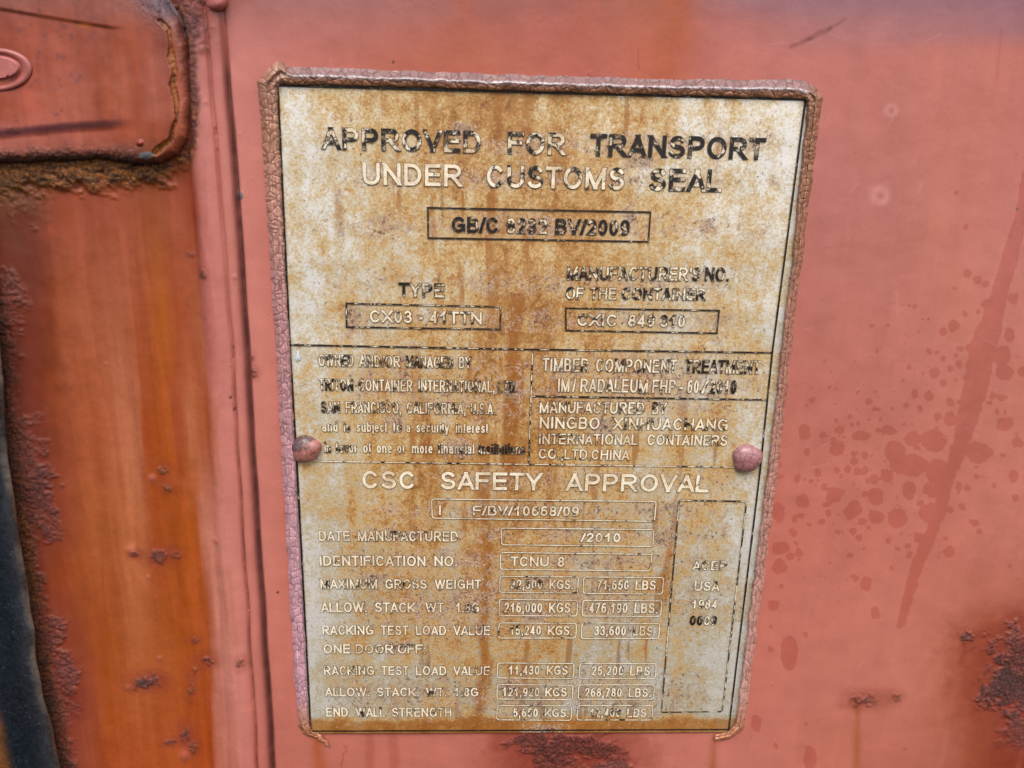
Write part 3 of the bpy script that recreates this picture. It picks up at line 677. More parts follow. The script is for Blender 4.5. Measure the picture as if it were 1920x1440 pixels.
    bl = blob(u, v, 262, 268, 7, 6); h += .0011 * np.sqrt(np.clip(bl, 0, 1)); c = mix(c, lin((150, 54, 40)), sstep(0, .2, bl))
    h += crust * .0022 * (nz2 - .4)
    P = at(u, v, WALL_Y - h); P = np.where((sd < -6)[:, None], at(u, v, WALL_Y + .002), P)
    nr, nc = U.shape
    F = grid_faces(nr, nc, True)
    keep = (sd.reshape(-1)[F] > -9).any(1)
    F = F[keep]
    used = np.unique(F); remap = np.full(len(u), -1); remap[used] = np.arange(len(used))
    b = mesh_obj('welded_bracket', P[used], remap[F], STEEL, door, {'paint': c[used] / GAIN, 'crust': crust[used], 'wet': np.full(len(used), -30.)})
    # pressed oval ring
    n, k = 96, 14
    V, C = [], []
    for i in range(n):
        a = 2 * math.pi * i / n
        for j in range(k):
            r = j / (k - 1)
            rr = 0.72 + .34 * r
            uu = OVAL[0] + 66 * rr * math.cos(a); vv = OVAL[1] + 40 * rr * math.sin(a)
            V.append(at(uu, vv, WALL_Y - H - .0006 - .0008 * math.sin(math.pi * r) + (.0016 if r in (0, 1) else 0)))
            C.append(mix(lin((170, 92, 82)), lin((128, 70, 62)), abs(2 * r - 1) ** 3 * .7))
    V = np.array(V); i = np.arange(n)[:, None]; j = np.arange(k - 1)[None, :]
    F = np.stack([i * k + j + 0 * i, i * k + j + 1, ((i + 1) % n) * k + j + 1, ((i + 1) % n) * k + j], -1).reshape(-1, 4)
    u2, v2 = px(V); C = np.array(C) * (1 + (fbm(V[:, 0] * 400, V[:, 2] * 400, 7)[:, None] - .5) * .5)
    mesh_obj('oval_emboss', V, F[:, ::-1], STEEL, b, {'paint': C / GAIN, 'crust': np.zeros(len(V)), 'wet': np.full(len(V), -30.)})
    # pinkish worn figure inside the oval
    U, Vv = np.meshgrid(np.linspace(-50, 46, 64), np.linspace(104, 156, 40)); u, v = U.ravel(), Vv.ravel()
    s = np.minimum(blob(u, v, -10, 127, 50, 24) * 24, np.where(v > 133, np.abs((u % 30) - 15) - 3 + (150 - v) * .6, 9))
    hh = .0012 * sstep(-1, 4, s)
    P = at(u, v, WALL_Y - H - .0004 - hh)
    cc = np.where((s > 0)[:, None], lin((186, 106, 100)), lin((158, 70, 50))) * (1 + (fbm(u * .1, v * .1, 8)[:, None] - .5) * .4)
    F = grid_faces(*U.shape, True); F = F[(blob(u, v, -8, 131, 54, 32)[F] > 0).all(1)]
    used = np.unique(F); remap = np.full(len(u), -1); remap[used] = np.arange(len(used))
    mesh_obj('stamped_mark', P[used], remap[F], STEEL, b, {'paint': cc[used] / GAIN, 'crust': np.zeros(len(used)), 'wet': np.full(len(used), -30.)})
build_bracket()

# ---- rounded end of a welded bar at the top edge
def build_nub():
    U, Vv = np.meshgrid(np.linspace(378, 432, 48), np.linspace(-120, 32, 110)); u, v = U.ravel(), Vv.ravel()
    d, _ = seg_dist(u, v, [(392, -130), (406, 3)])
    h = .0050 * np.sqrt(np.clip(1 - (d / 21) ** 2, 0, 1)) - .0006
    P = at(u, v, WALL_Y - h)
    F = grid_faces(*U.shape, True)
    c = np.broadcast_to(lin((188, 108, 100)), (len(u), 3)) * (1 + (fbm(u * .06, v * .06, 3)[:, None] - .5) * .3)
    mesh_obj('weld_bar', P, F, STEEL, door, {'paint': c / GAIN, 'crust': np.zeros(len(u)), 'wet': np.full(len(u), -30.)})
build_nub()

# ------------------------------------------------------------------ DARK STRIP at the left edge
def build_gasket():
    ns, nt = 640, 56
    vs = np.linspace(60, 1900, ns)
    V, C = [], []
    for i, vv in enumerate(vs):
        e = ge(vv) + (fbm(np.array([vv * .011]), np.array([1.]), 3, 6, .65)[0] - .5) * 9 + 2.5 * math.exp(-((vv - 1185) / 26) ** 2) - 2.5 * math.exp(-((vv - 1240) / 30) ** 2)
        for j in range(nt):
            t = j / (nt - 1)
            if j < 6:                                   # rounded free edge with an underside
                a = j / 5 * math.pi / 2
                off, h = 2.0 * math.cos(a) - 2, .0035 + .0022 * math.sin(a)
                if j == 0: off, h = -10, .0026
                if j == 1: off, h = -2, .0028
            else:
                s = (j - 5) / (nt - 6)
                off = -2 - 250 * s ** 1.3
                d = 250 * s ** 1.3
                h = .0057 + .0014 * math.sin(min(d / 34, 1) * math.pi) - .0034 * float(sstep(18, 75, d)) + .003 * float(sstep(100, 170, d))
            und = (fbm(np.array([vv * .012]), np.array([off * .02]), 6, 3)[0] - .5) * .0022
            V.append(at(e + off, vv, WALL_Y - h - und * (1 if j > 2 else .4)))
            d = -off
            lw = float(sstep(.35, .65, fbm(np.array([vv * .02]), np.array([off * .03]), 9, 3)[0]))
            cc = mix(mix(mix(lin((50, 44, 44)), lin((92, 84, 78)), lw), lin((42, 44, 50)), sstep(5, 20, d)), lin((18, 26, 35)), sstep(14, 48, d))
            cc = mix(cc, lin((122, 74, 32)), np.clip(sstep(84, 110, d) * sstep(1150, 1300, vv) * .9 + .5 * math.exp(-(d / 5) ** 2) * float(vnoise(np.array([vv * .05]), np.array([2.]))[0]), 0, 1))
            C.append(cc)
    V, C = np.array(V), np.array(C)
    g = mesh_obj('rubber_gasket', V, grid_faces(ns, nt), RUBBER, None, {'paint': C / GAIN})
    g['label'] = 'dark blue black rubber strip with a grey frayed edge beside the rusty crust'
    g['category'] = 'gasket'
build_gasket()

# ------------------------------------------------------------------ DATA PLATE
plate = thing('data_plate', 'rusty cream metal approval plate with worn black and pale lettering riveted to the door', 'data plate')
HW, HH = 0.1, 0.1434                 # half size of the plate's printed border

RT = [0, .1, .25, .4, .5, .6, .7, .8, .9, 1.0]
RX = [0, .1, .25, .45, .6, .75, .9, 1.0]
RG = .10 + .9 * np.array([[.30, .42, .58, .85, .72, .36, .12, .02], [.22, .34, .50, .80, .68, .42, .26, .10], [.26, .36, .55, .72, .66, .42, .36, .28],
               [.30, .46, .64, .82, .68, .50, .38, .22], [.30, .55, .68, .80, .62, .55, .44, .26], [.22, .50, .64, .80, .58, .48, .36, .14],
               [.12, .42, .58, .66, .56, .46, .36, .12], [.10, .36, .56, .66, .50, .42, .36, .10], [.10, .30, .46, .54, .34, .30, .32, .08], [.18, .30, .42, .42, .28, .28, .30, .10]])
DRIPS = [([(968, 165), (965, 400), (962, 620)], 16, .40), ([(968, 560), (962, 640), (957, 760), (950, 870)], 15, 1.1), ([(975, 690), (968, 800)], 6, 1.0), ([(905, 868), (900, 925)], 12, .6), ([(1255, 185), (1245, 330)], 16, .35),
         ([(1075, 175), (1070, 300)], 24, .4), ([(720, 170), (716, 215)], 12, .45), ([(632, 360), (640, 440)], 12, .55), ([(925, 480), (920, 600)], 12, .45), ([(900, 985), (905, 1180)], 16, .5),
         ([(800, 1080), (795, 1230)], 20, .4), ([(920, 1240), (905, 1370)], 12, .6), ([(1180, 1010), (1150, 1060)], 12, .3), ([(940, 880), (925, 1060)], 18, .5), ([(830, 940), (826, 970)], 6, .9), ([(1170, 560), (1165, 640)], 16, .3), ([(860, 1340), (850, 1372)], 16, .6), ([(640, 175), (642, 210)], 8, .35), ([(985, 170), (980, 340)], 26, .55), ([(905, 880), (915, 1010), (905, 1190), (900, 1372)], 16, .75), ([(1040, 875), (1030, 960)], 12, .55), ([(820, 880), (812, 1060)], 14, .5), ([(940, 170), (936, 300)], 12, .6), ([(745, 1020), (740, 1180)], 14, .45), ([(1330, 900), (1322, 1010)], 12, .35), ([(690, 560), (688, 640)], 12, .45), ([(1010, 1180), (1000, 1370)], 14, .45)]
LINES_V = [(640, 1290), (700, 1400)]

def plate_attrs(P):
    P = np.asarray(P); u, v = px(P); x, z = P[:, 0], P[:, 2]; xm, zm = x * 1000, z * 1000
    fx = np.clip((x + HW) / (2 * HW), 0, 1); fz = np.clip((HH - z) / (2 * HH), 0, 1)
    fx = np.clip(fx + (fbm(xm * .05, zm * .03, 101) - .5) * .22, 0, 1); fz2 = np.clip(fz + (fbm(xm * .05, zm * .05, 102) - .5) * .10, 0, 1)
    rows = np.stack([np.interp(fx, RX, r) for r in RG]); idx = np.interp(fz2, RT, np.arange(len(RT)))
    i0 = np.clip(idx.astype(int), 0, len(RT) - 2); t = idx - i0
    ar = np.arange(len(x))
    r = rows[i0, ar] * (1 - t) + rows[i0 + 1, ar] * t
    r = r + (fbm(xm * .22, zm * .035, 103, 4) - .5) * .42 + (fbm(xm * .09, zm * .07, 104, 4) - .5) * .4 - .10
    r = r + sstep(.965, .985, fz + (fbm(xm * .08, zm * 0, 105) - .5) * .02) * .5
    drip = np.zeros_like(u)
    wu = u + (fbm(xm * .15, zm * .08, 106) - .5) * 22
    for pts, w, a in DRIPS:
        d, _ = seg_dist(wu, v, pts); drip = np.maximum(drip, a * np.exp(-(d / w) ** 2))
    drip = np.maximum(drip, sstep(.972, .984, fz + (fbm(xm * .1, zm * 0, 108) - .5) * .012) * .6)
    drip = np.maximum(drip, sstep(.54, .76, fbm(xm * .25, zm * .03, 107, 4)) * .62 * sstep(.1, .3, fx) * sstep(1, .8, fx))
    band = np.zeros_like(u)
    for vv, s in [(270, 30), (335, 30), (425, 34), (530, 34), (600, 30), (720, 100), (900, 30), (955, 26), (1000, 26), (1050, 26), (1130, 90), (1300, 60)]:
        band = np.maximum(band, np.exp(-((v - vv) / s) ** 2))
    resid = band * sstep(.02, .15, fx) * sstep(1.0, .9, fx) * (.4 + .9 * fbm(xm * .05, zm * .06, 109))
    for cx, cy, rx, ry in [(700, 1085, 40, 16), (745, 1215, 34, 18), (1000, 1150, 40, 26), (1010, 1090, 34, 18), (1325, 425, 26, 20), (830, 1270, 20, 14), (1200, 300, 40, 26), (1130, 600, 30, 22), (1060, 690, 40, 18), (960, 735, 24, 26),
                           (1240, 1010, 30, 26), (1150, 1185, 40, 14), (760, 1005, 50, 14), (660, 600, 24, 40), (870, 245, 34, 22), (860, 840, 40, 24), (740, 790, 30, 24), (1130, 800, 40, 30), (1020, 1370, 50, 16), (900, 1180, 20, 22), (960, 1290, 30, 30), (1180, 410, 20, 40)]:
        resid = np.maximum(resid, 1.5 * np.exp(-((u - cx) / rx) ** 2 - ((v - cy) / ry) ** 2))
    cool = np.clip(sstep(.50, .95, fz + (fbm(xm * .04, zm * .04, 110) - .5) * .3), 0, 1) * .55  # lower half greyer: the dimmer reflection there is put into the colour
    return {'rust': r, 'drip': drip, 'residue': resid, 'cool': cool}

def build_plate():
    x = np.arange(-.1045, .1046, .00040); z = np.arange(-.1452, .1450, .00040)
    XX, ZZ = np.meshgrid(x, z); xf, zf = XX.ravel(), ZZ.ravel()
    y = -(fbm(xf * 14, zf * 14, 111, 2) - .5) * .0003
    V = np.stack([xf, y, zf], -1); at_ = plate_attrs(V)
    nr, nc = XX.shape
    rim = np.concatenate([np.arange(nc), np.arange(1, nr) * nc + nc - 1, (nr - 1) * nc + np.arange(nc - 2, -1, -1), np.arange(nr - 2, 0, -1) * nc])
    back = V[rim].copy(); back[:, 1] = WALL_Y + .0004
    n0, q = len(V), len(rim); i = np.arange(q)
    F = np.concatenate([grid_faces(nr, nc), np.stack([rim, n0 + i, n0 + (i + 1) % q, rim[(i + 1) % q]], -1)])
    V = np.concatenate([V, back])
    mesh_obj('plate_sheet', V, F, PLATE_MAT, plate, {k: np.concatenate([a, a[rim]]) for k, a in at_.items()})
build_plate()

# ---- lettering: (baseline px left, baseline px right, cap height px, [(word, left px, right px, wear)], reference glyph)
T = [
 (279.6, 300, 41, [('APPROVED', 604.7, 901, .55), ('FOR', 952, 1058, .5), ('TRANSPORT', 1105.6, 1431.7, .75)]),
 (346, 360, 41.5, [('UNDER', 680.6, 864.8, .15), ('CUSTOMS', 912.6, 1169, .42), ('SEAL', 1217, 1351.5, .55)]),
 (435, 441.5, 28.5, [('GB/C', 847.6, 934, .75), ('8232', 950, 1024.8, .6), ('BV/2009', 1040.8, 1178.5, .72)]),
 (555.7, 557.5, 26, [('TYPE', 748, 833, .62)]),
 (603.8, 607.6, 23, [('CX03', 694, 772.4, .2), ('-', 786, 794, .2), ('41TTN', 806, 903, .42)]),
 (685.7, 690.4, 21.7, [('OWNED', 598, 663.4, .42), ('AND/OR', 673.8, 750.3, .4), ('MANAGED', 762, 849.5, .5), ('BY', 860.5, 883.2, .4)]),
 (731.4, 735.8, 21.8, [('TRITON', 599.2, 662.2, .5), ('CONTAINER', 673.2, 773.3, .25), ('INTERNATIONAL,', 784.7, 927, .4), ('LTD', 933.7, 964.5, .5)]),
 (773.2, 776.2, 21, [('SAN', 603, 637.4, .55), ('FRANCISCO,', 648.5, 752.4, .4), ('CALIFORNIA,', 762.9, 873, .38), ('U.S.A.', 882.3, 928, .3)]),
 (808.4, 811.4, 19, [('and', 604.5, 633.5, .3), ('is', 644.9, 656.8, .4), ('subject', 668.8, 725.5, .25), ('to', 737.5, 753.3, .5), ('a', 762, 769.7, .3), ('security', 780.8, 842, .3), ('interest', 854.6, 914.6, .2)], 'd'),
 (847.9, 851, 19.6, [('in', 609, 620.4, .4), ('favor', 630.5, 668.8, .4), ('of', 681.3, 695.7, .4), ('one', 707, 735, .15), ('or', 745, 759.3, .15), ('more', 772.4, 811.3, .2), ('financial', 822, 888.3, .3), ('institutions', 897.3, 984, .65)], 'd'),
 (524.4, 527, 25.2, [("MANUFACTURER'S", 1063, 1311.6, .5), ('NO.', 1321, 1365.3, .75)]),
 (560.5, 562.8, 22.3, [('OF', 1060.6, 1095, .4), ('THE', 1105.5, 1154.7, .4), ('CONTAINER', 1165, 1320.5, .52)]),
 (610.4, 613.4, 22.5, [('CXIC', 1082, 1156, .35), ('849', 1177, 1226.4, .4), ('310', 1238, 1283, .5)]),
 (695.5, 700.9, 25, [('TIMBER', 1016.4, 1102.5, .35), ('COMPONENT', 1116.8, 1267.4, .42), ('TREATMENT', 1283, 1423.6, .55)]),
 (733.8, 738, 25, [('IM', 1045.7, 1067.2, .1), ('/', 1072.6, 1079, .3), ('RADALEUM', 1087.5, 1213.6, .32), ('FHP', 1222, 1265, .35), ('-', 1272.7, 1278.7, .2), ('60', 1287.7, 1308.6, .3), ('/', 1314.5, 1326.5, .4), ('2010', 1329.5, 1378.8, .6)]),
 (774, 776, 22, [('MANUFACTURED', 1011.4, 1207, .35), ('BY', 1222, 1248.8, .4)]),
 (803, 807, 22.5, [('NINGBO', 1011.4, 1123.4, .25), ('XINHUACHANG', 1148.8, 1363.2, .4)]),
 (832, 835.2, 20, [('INTERNATIONAL', 1009.9, 1195, .28), ('CONTAINERS', 1213, 1362.3, .22)]),
 (859.2, 862.2, 18.8, [('CO.,LTD.', 1009.9, 1107, .3), ('CHINA', 1108.4, 1179.5, .15)]),
 (915, 922.6, 33, [('CSC', 680, 778.8, .08), ('SAFETY', 826.7, 1015.6, .1), ('APPROVAL', 1060.6, 1328.4, .2)]),
 (965, 967.5, 18.5, [('I', 821, 829, .1), ('F/BV/10668/09', 886.6, 1084.5, .25)]),
 (1013.3, 1014.4, 19, [('DATE', 598.6, 656.6, .25), ('MANUFACTURED', 671.4, 858.6, .3)]),
 (1015.5, 1016, 17, [('/2010', 1088.2, 1162.4, .22)]),
 (1060, 1060.8, 19, [('IDENTIFICATION', 599.8, 798, .15), ('NO.', 814.7, 857.4, .2)]),
 (1061, 1061.6, 18.5, [('TCNU', 957, 1028.3, .1), ('8', 1045, 1057.8, .3)]),
 (1102.7, 1103.6, 17.8, [('MAXIMUM', 601.5, 707.4, .3), ('GROSS', 722.5, 800.3, .3), ('WEIGHT', 815.2, 902, .2)]),
 (1103.3, 1103.8, 17.5, [('32,500', 957.4, 1016.5, .4), ('KGS.', 1030, 1074, .1)]),
 (1104.4, 1105.2, 17.6, [('71,650', 1118.3, 1178.2, .25), ('LBS.', 1190.6, 1234.4, .15)]),
 (1146.7, 1147.4, 18.3, [('ALLOW.', 602.7, 688.7, .2), ('STACK.', 703.5, 784.5, .2), ('WT.', 798, 838, .3), ('1.8G', 854.6, 898.3, .3)]),
 (1189.2, 1190, 17.6, [('RACKING', 605, 700.5, .15), ('TEST', 714.2, 766, .2), ('LOAD', 779.8, 836.5, .3), ('VALUE', 850, 919, .22)]),
 (1224, 1224.6, 17.3, [('ONE', 607.4, 657.5, .15), ('DOOR', 667, 737.3, .25), ('OFF:', 746, 799, .35)]),
 (1264.6, 1265.2, 17, [('RACKING', 608, 701.9, .3), ('TEST', 715.3, 766.8, .2), ('LOAD', 779.8, 837, .3), ('VALUE', 850, 918.4, .3)]),
 (1304.2, 1304.8, 16.2, [('ALLOW.', 610.3, 693, .15), ('STACK.', 707, 785.7, .2), ('WT.', 798.7, 837.6, .35), ('1.8G', 851.6, 896.7, .35)]),
 (1342.5, 1343, 17, [('END', 612.2, 652.8, .2), ('WALL', 667, 723, .35), ('STRENGTH', 735.4, 846.4, .25)]),
 (1147.4, 1148, 18.6, [('216,000', 945.2, 1016, .25), ('KGS.', 1029, 1074, .1)]),
 (1148.2, 1148.8, 18.6, [('476,190', 1104.2, 1175.6, .15), ('LBS.', 1188.8, 1232, .12)]),
 (1189.6, 1190.2, 17.6, [('15,240', 955.4, 1013.8, .35), ('KGS.', 1026.9, 1072.7, .12)]),
 (1190.2, 1190.8, 17.4, [('33,600', 1113.8, 1172.7, .15), ('LBS.', 1186.4, 1228, .3)]),
 (1263.8, 1264.4, 17, [('11,430', 953.4, 1010.8, .15), ('KGS.', 1024.8, 1069.2, .25)]),
 (1265, 1265.6, 17, [('25,200', 1108.5, 1167.8, .25), ('LBS.', 1180.6, 1223.2, .2)]),
 (1304.5, 1305, 16.5, [('121,920', 941.7, 1010.8, .25), ('KGS.', 1022, 1067.7, .25)]),
 (1305.3, 1305.8, 16.3, [('268,780', 1096, 1164.8, .25), ('LBS.', 1178, 1219.4, .15)]),
 (1343.2, 1343.6, 16, [('5,650', 962, 1008, .25), ('KGS.', 1021, 1066.3, .25)]),
 (1343.2, 1343.6, 16, [('12,460', 1105.6, 1162.5, .45), ('LBS.', 1175, 1216.5, .2)]),
 (1068, 1068.6, 17.5, [('ACEP', 1297.7, 1361.6, .5)]),
 (1107, 1107.4, 17.8, [('USA', 1301, 1348, .25)]),
 (1140.3, 1140.6, 17, [('1984', 1296, 1343.3, .4)]),
 (1171.2, 1171.5, 17.3, [('0009', 1292.7, 1342.4, .6)]),
]
INK_Y1, INK_Y2 = -.00034, -.00040

def _arc(cx, cy, rx, ry, a0, a1, n=18):
    return [(cx + rx * math.cos(math.radians(a0 + (a1 - a0) * i / n)), cy + ry * math.sin(math.radians(a0 + (a1 - a0) * i / n))) for i in range(n + 1)]
def _ell(cx, cy, rx, ry): return ('c', _arc(cx, cy, rx, ry, 90, 430, 34)[:-1] if False else _arc(cx, cy, rx, ry, 0, 360, 36)[:-1])
def _v(x, a=0, b=1): return ('p', [(x, a), (x, b)])
def _h(y, a=0, b=1): return ('p', [(a, y), (b, y)])
def _d(*q): return ('d', q)
def _p(*q):
    pts = []
    for e in q: pts += e if isinstance(e, list) else [e]
    return ('p', pts)
_DOT = ('p', [(.5, 0), (.5, .004)])
GLYPH = {   # advance width and strokes of a plain grotesque; coordinates are stroke centre lines in the glyph box
 'A': (.93, _d(0, 0, .5, 1), _d(1, 0, .5, 1), _h(.27, .22, .78)), 'B': (.95, _v(0), _p((0, 1), (.55, 1), _arc(.55, .765, .36, .235, 90, -90), (0, .53)), _p((0, .53), (.6, .53), _arc(.6, .265, .4, .265, 90, -90), (0, 0))),
 'C': (1.0, _p(_arc(.5, .5, .5, .5, 42, 318, 30))), 'D': (1.0, ('c', [(0, 0), (0, 1), (.42, 1)] + _arc(.42, .5, .58, .5, 90, -90, 22))), 'E': (.93, _v(0), _h(1), _h(.53, 0, .93), _h(0)), 'F': (.85, _v(0), _h(1), _h(.52, 0, .85)),
 'G': (1.08, _p(_arc(.5, .5, .5, .5, 45, 340, 30)), _p((1, .1), (1, .46), (.56, .46))), 'H': (1.0, _v(0), _v(1), _h(.53)), 'I': (.39, _v(.5)), 'K': (.93, _v(0), _d(0, .28, 1, 1), _d(.32, .52, 1, 0)), 'L': (.78, _v(0), _h(0)),
 'M': (1.16, _v(0), _v(1), _d(0, 1, .5, 0), _d(1, 1, .5, 0)), 'N': (1.0, _v(0), _v(1), _d(0, 1, 1, 0)), 'O': (1.08, _ell(.5, .5, .5, .5)), 'P': (.93, _v(0), _p((0, 1), (.58, 1), _arc(.58, .73, .42, .27, 90, -90), (0, .46))),
 'R': (1.0, _v(0), _p((0, 1), (.58, 1), _arc(.58, .74, .40, .26, 90, -90), (0, .48)), _d(.45, .48, 1, 0)), 'S': (.93, _p(_arc(.5, .755, .44, .245, 25, 270, 20)[:-1], _arc(.5, .255, .5, .255, 90, -158, 20))),
 'T': (.85, _h(1), _v(.5)), 'U': (1.0, _p((0, 1), _arc(.5, .36, .5, .36, 180, 360), (1, 1))), 'V': (.93, _d(0, 1, .5, 0), _d(1, 1, .5, 0)), 'W': (1.32, _d(0, 1, .25, 0), _d(.5, 1, .25, 0), _d(.5, 1, .75, 0), _d(1, 1, .75, 0)),
 'X': (.93, _d(0, 0, 1, 1), _d(0, 1, 1, 0)), 'Y': (.93, _d(0, 1, .5, .40), _d(1, 1, .5, .40), _v(.5, 0, .42)),
 '0': (.78, _ell(.5, .5, .5, .5)), '1': (.78, _v(.62), _d(.1, .68, .62, 1)), '2': (.78, _p(_arc(.5, .71, .5, .29, 165, -28), (.02, 0), (1, 0))), '3': (.78, _p(_arc(.46, .755, .44, .245, 155, -85)), _p(_arc(.46, .26, .54, .26, 85, -158))),
 '4': (.78, _v(.74), _h(.25), _d(0, .25, .74, 1)), '5': (.78, _p((.92, 1), (.2, 1), (.07, .5)), _p(_arc(.48, .32, .52, .32, 145, -155))), '6': (.78, _ell(.5, .31, .5, .31), _p(_arc(.55, .56, .55, .44, 62, 180), (0, .31))), '7': (.78, _h(1), _d(.28, 0, 1, 1)),
 '8': (.78, _ell(.5, .765, .42, .235), _ell(.5, .265, .5, .265)), '9': (.78, _ell(.5, .69, .5, .31), _p(_arc(.45, .44, .55, .44, 250, 360), (1, .69))),
 '.': (.39, _DOT), ',': (.39, _DOT, _d(.35, -.22, .6, .05)), '/': (.40, _d(0, 0, 1, 1)), '-': (.46, _h(.36)), "'": (.27, _v(.5, .74, 1)), ':': (.39, _DOT, ('p', [(.5, .62), (.5, .624)])),
 'a': (.78, _v(.95, 0, .46), _p(_arc(.48, .46, .47, .22, 0, 155)), ('c', _arc(.46, .2, .46, .2, 0, 360, 26)[:-1])), 'b': (.78, _v(0), _ell(.5, .34, .5, .34)), 'c': (.70, _p(_arc(.5, .34, .5, .34, 45, 315))), 'd': (.78, _v(1), _ell(.5, .34, .5, .34)),
 'e': (.78, _h(.36, .03, .97), _p(_arc(.5, .34, .5, .34, 4, 312))), 'f': (.42, _p((.42, 0), (.42, .8), _arc(.82, .8, .4, .2, 180, 85)), _h(.67, 0, .95)), 'i': (.31, _v(.5, 0, .68), ('p', [(.5, .99), (.5, .994)])), 'j': (.31, _p((.6, .68), (.6, -.1), (.2, -.2)), ('p', [(.6, .99), (.6, .994)])),
 'l': (.31, _v(.5)), 'm': (1.16, _v(0, 0, .68), _p((0, .42), _arc(.25, .42, .25, .26, 180, 0), (.5, 0)), _p((.5, .42), _arc(.75, .42, .25, .26, 180, 0), (1, 0))), 'n': (.78, _v(0, 0, .68), _p((0, .40), _arc(.5, .40, .5, .28, 180, 0), (1, 0))), 'o': (.78, _ell(.5, .34, .5, .34)),
 'r': (.47, _v(0, 0, .68), _p((0, .36), _arc(.8, .36, .8, .32, 180, 85))), 's': (.70, _p(_arc(.5, .51, .45, .17, 25, 270)[:-1], _arc(.5, .17, .5, .17, 90, -158))), 't': (.42, _p((.42, .9), (.42, .14), _arc(.82, .14, .4, .14, 180, 275)), _h(.67, 0, .95)),
 'u': (.78, _v(1, 0, .68), _p((0, .68), _arc(.5, .28, .5, .28, 180, 360), (1, .4))), 'v': (.70, _d(0, .68, .5, 0), _d(1, .68, .5, 0)), 'y': (.70, _d(0, .68, .5, 0), _d(1, .68, .30, -.28))}
NARROW = set('AVTYXWvyKLF')

def stroke_polys(kind, pts, x0, W, H, w, hw):
    """quads (2-D) of one stroke: centre lines inset by w/2, drawn with half width hw"""
    f = lambda p: np.array((x0 + w / 2 + p[0] * (W - w), w / 2 + p[1] * (H - w)))
    if kind == 'd':
        a, b = f(pts[:2]), f(pts[2:])
        if a[1] > b[1]: a, b = b, a
        d = (b - a) / np.linalg.norm(b - a); hx = hw / max(abs(d[1]), .25); k = hw * d[0] / max(d[1], .2)
        k = max(-hw * 1.5, min(hw * 1.5, k))
        a2, b2 = a + np.array((-k, -hw)) * 1.0, b + np.array((k, hw))
        return [np.array([a2 + (-hx, 0), a2 + (hx, 0), b2 + (hx, 0), b2 + (-hx, 0)])]
    P = np.array([f(p) for p in pts]); closed = kind == 'c'
    keep = [0] + [i for i in range(1, len(P)) if np.linalg.norm(P[i] - P[i - 1]) > 1e-7]
    P = P[keep]
    nx = np.roll(P, -1, 0) - P; pv = P - np.roll(P, 1, 0)
    if not closed: nx[-1] = pv[-1]; pv[0] = nx[0]
    nx /= np.linalg.norm(nx, axis=1)[:, None]; pv /= np.linalg.norm(pv, axis=1)[:, None]
    if not closed: P[0] -= nx[0] * hw; P[-1] += nx[-1] * hw
    tan = nx + pv; tan /= np.linalg.norm(tan, axis=1)[:, None] + 1e-9
    nor = np.stack([-tan[:, 1], tan[:, 0]], -1) / np.clip((tan * nx).sum(1), .45, 1)[:, None]
    A, B = P + nor * hw, P - nor * hw
    n = len(P)
    return [np.array([A[i], B[i], B[(i + 1) % n], A[(i + 1) % n]]) for i in range(n if closed else n - 1)]

def build_lettering():
    for line in T:
        b0, b1, ch = line[:3]
        L, R = line[3][0][1], line[3][-1][2]
        base = lambda uu: b0 + (b1 - b0) * (uu - L) / max(R - L, 1)
        V, F, M, W_ = [], [], [], []
        nv = 0
        for word, ul, ur, wear in line[3]:
            pl, pr = at(ul, base(ul)), at(ur, base(ur)); top = at(ul, base(ul) - ch)
            H = top[2] - pl[2]; Wd = pr[0] - pl[0]
            sb = lambda g: (-.02 if g == '/' else .035 if g in NARROW else .085)
            nat = sum(GLYPH[g][0] for g in word) - sb(word[0]) - sb(word[-1])
            sx = Wd / nat
            if word in '-I': sx = H * .95
            w = H * .170 * min(1.08, max(.74, (sx / H) ** .5))
            x = -sb(word[0]) * sx
            if word == 'I': x = (Wd - GLYPH['I'][0] * sx) / 2
            k = 0
            for g in word:
                adv = GLYPH[g][0] * sx; s0 = sb(g) * sx
                gx, gw = x + s0, max(adv - 2 * s0, w * 1.001)
                for kind, pts in GLYPH[g][1:]:
                    for hw, y, mi in ((w / 2 + .00017, INK_Y1, 1), (w / 2 - .00003, INK_Y2, 0)):
                        k += 1
                        for q in stroke_polys(kind, pts, gx, gw, H, w, hw):
                            X = pl[0] + q[:, 0]; Zz = pl[2] + q[:, 1] + q[:, 0] / Wd * (pr[2] - pl[2])
                            V.append(np.stack([X, np.full(4, y - (k % 9) * 2.2e-6), Zz], -1)); F.append((nv, nv + 1, nv + 2, nv + 3)); nv += 4; M.append(mi)
                            W_.append(np.full(4, wear))
                x += adv
        V = np.concatenate(V); F = np.array(F)
        nrm = np.cross(V[F[:, 1]] - V[F[:, 0]], V[F[:, 2]] - V[F[:, 0]])[:, 1] + np.cross(V[F[:, 2]] - V[F[:, 0]], V[F[:, 3]] - V[F[:, 0]])[:, 1]
        F[nrm > 0] = F[nrm > 0][:, ::-1]
        A = plate_attrs(V); A['wear'] = np.concatenate(W_)
        mesh_obj('lettering', V, F, [INK_FILL, INK_EDGE], plate, A, False, M)
build_lettering()

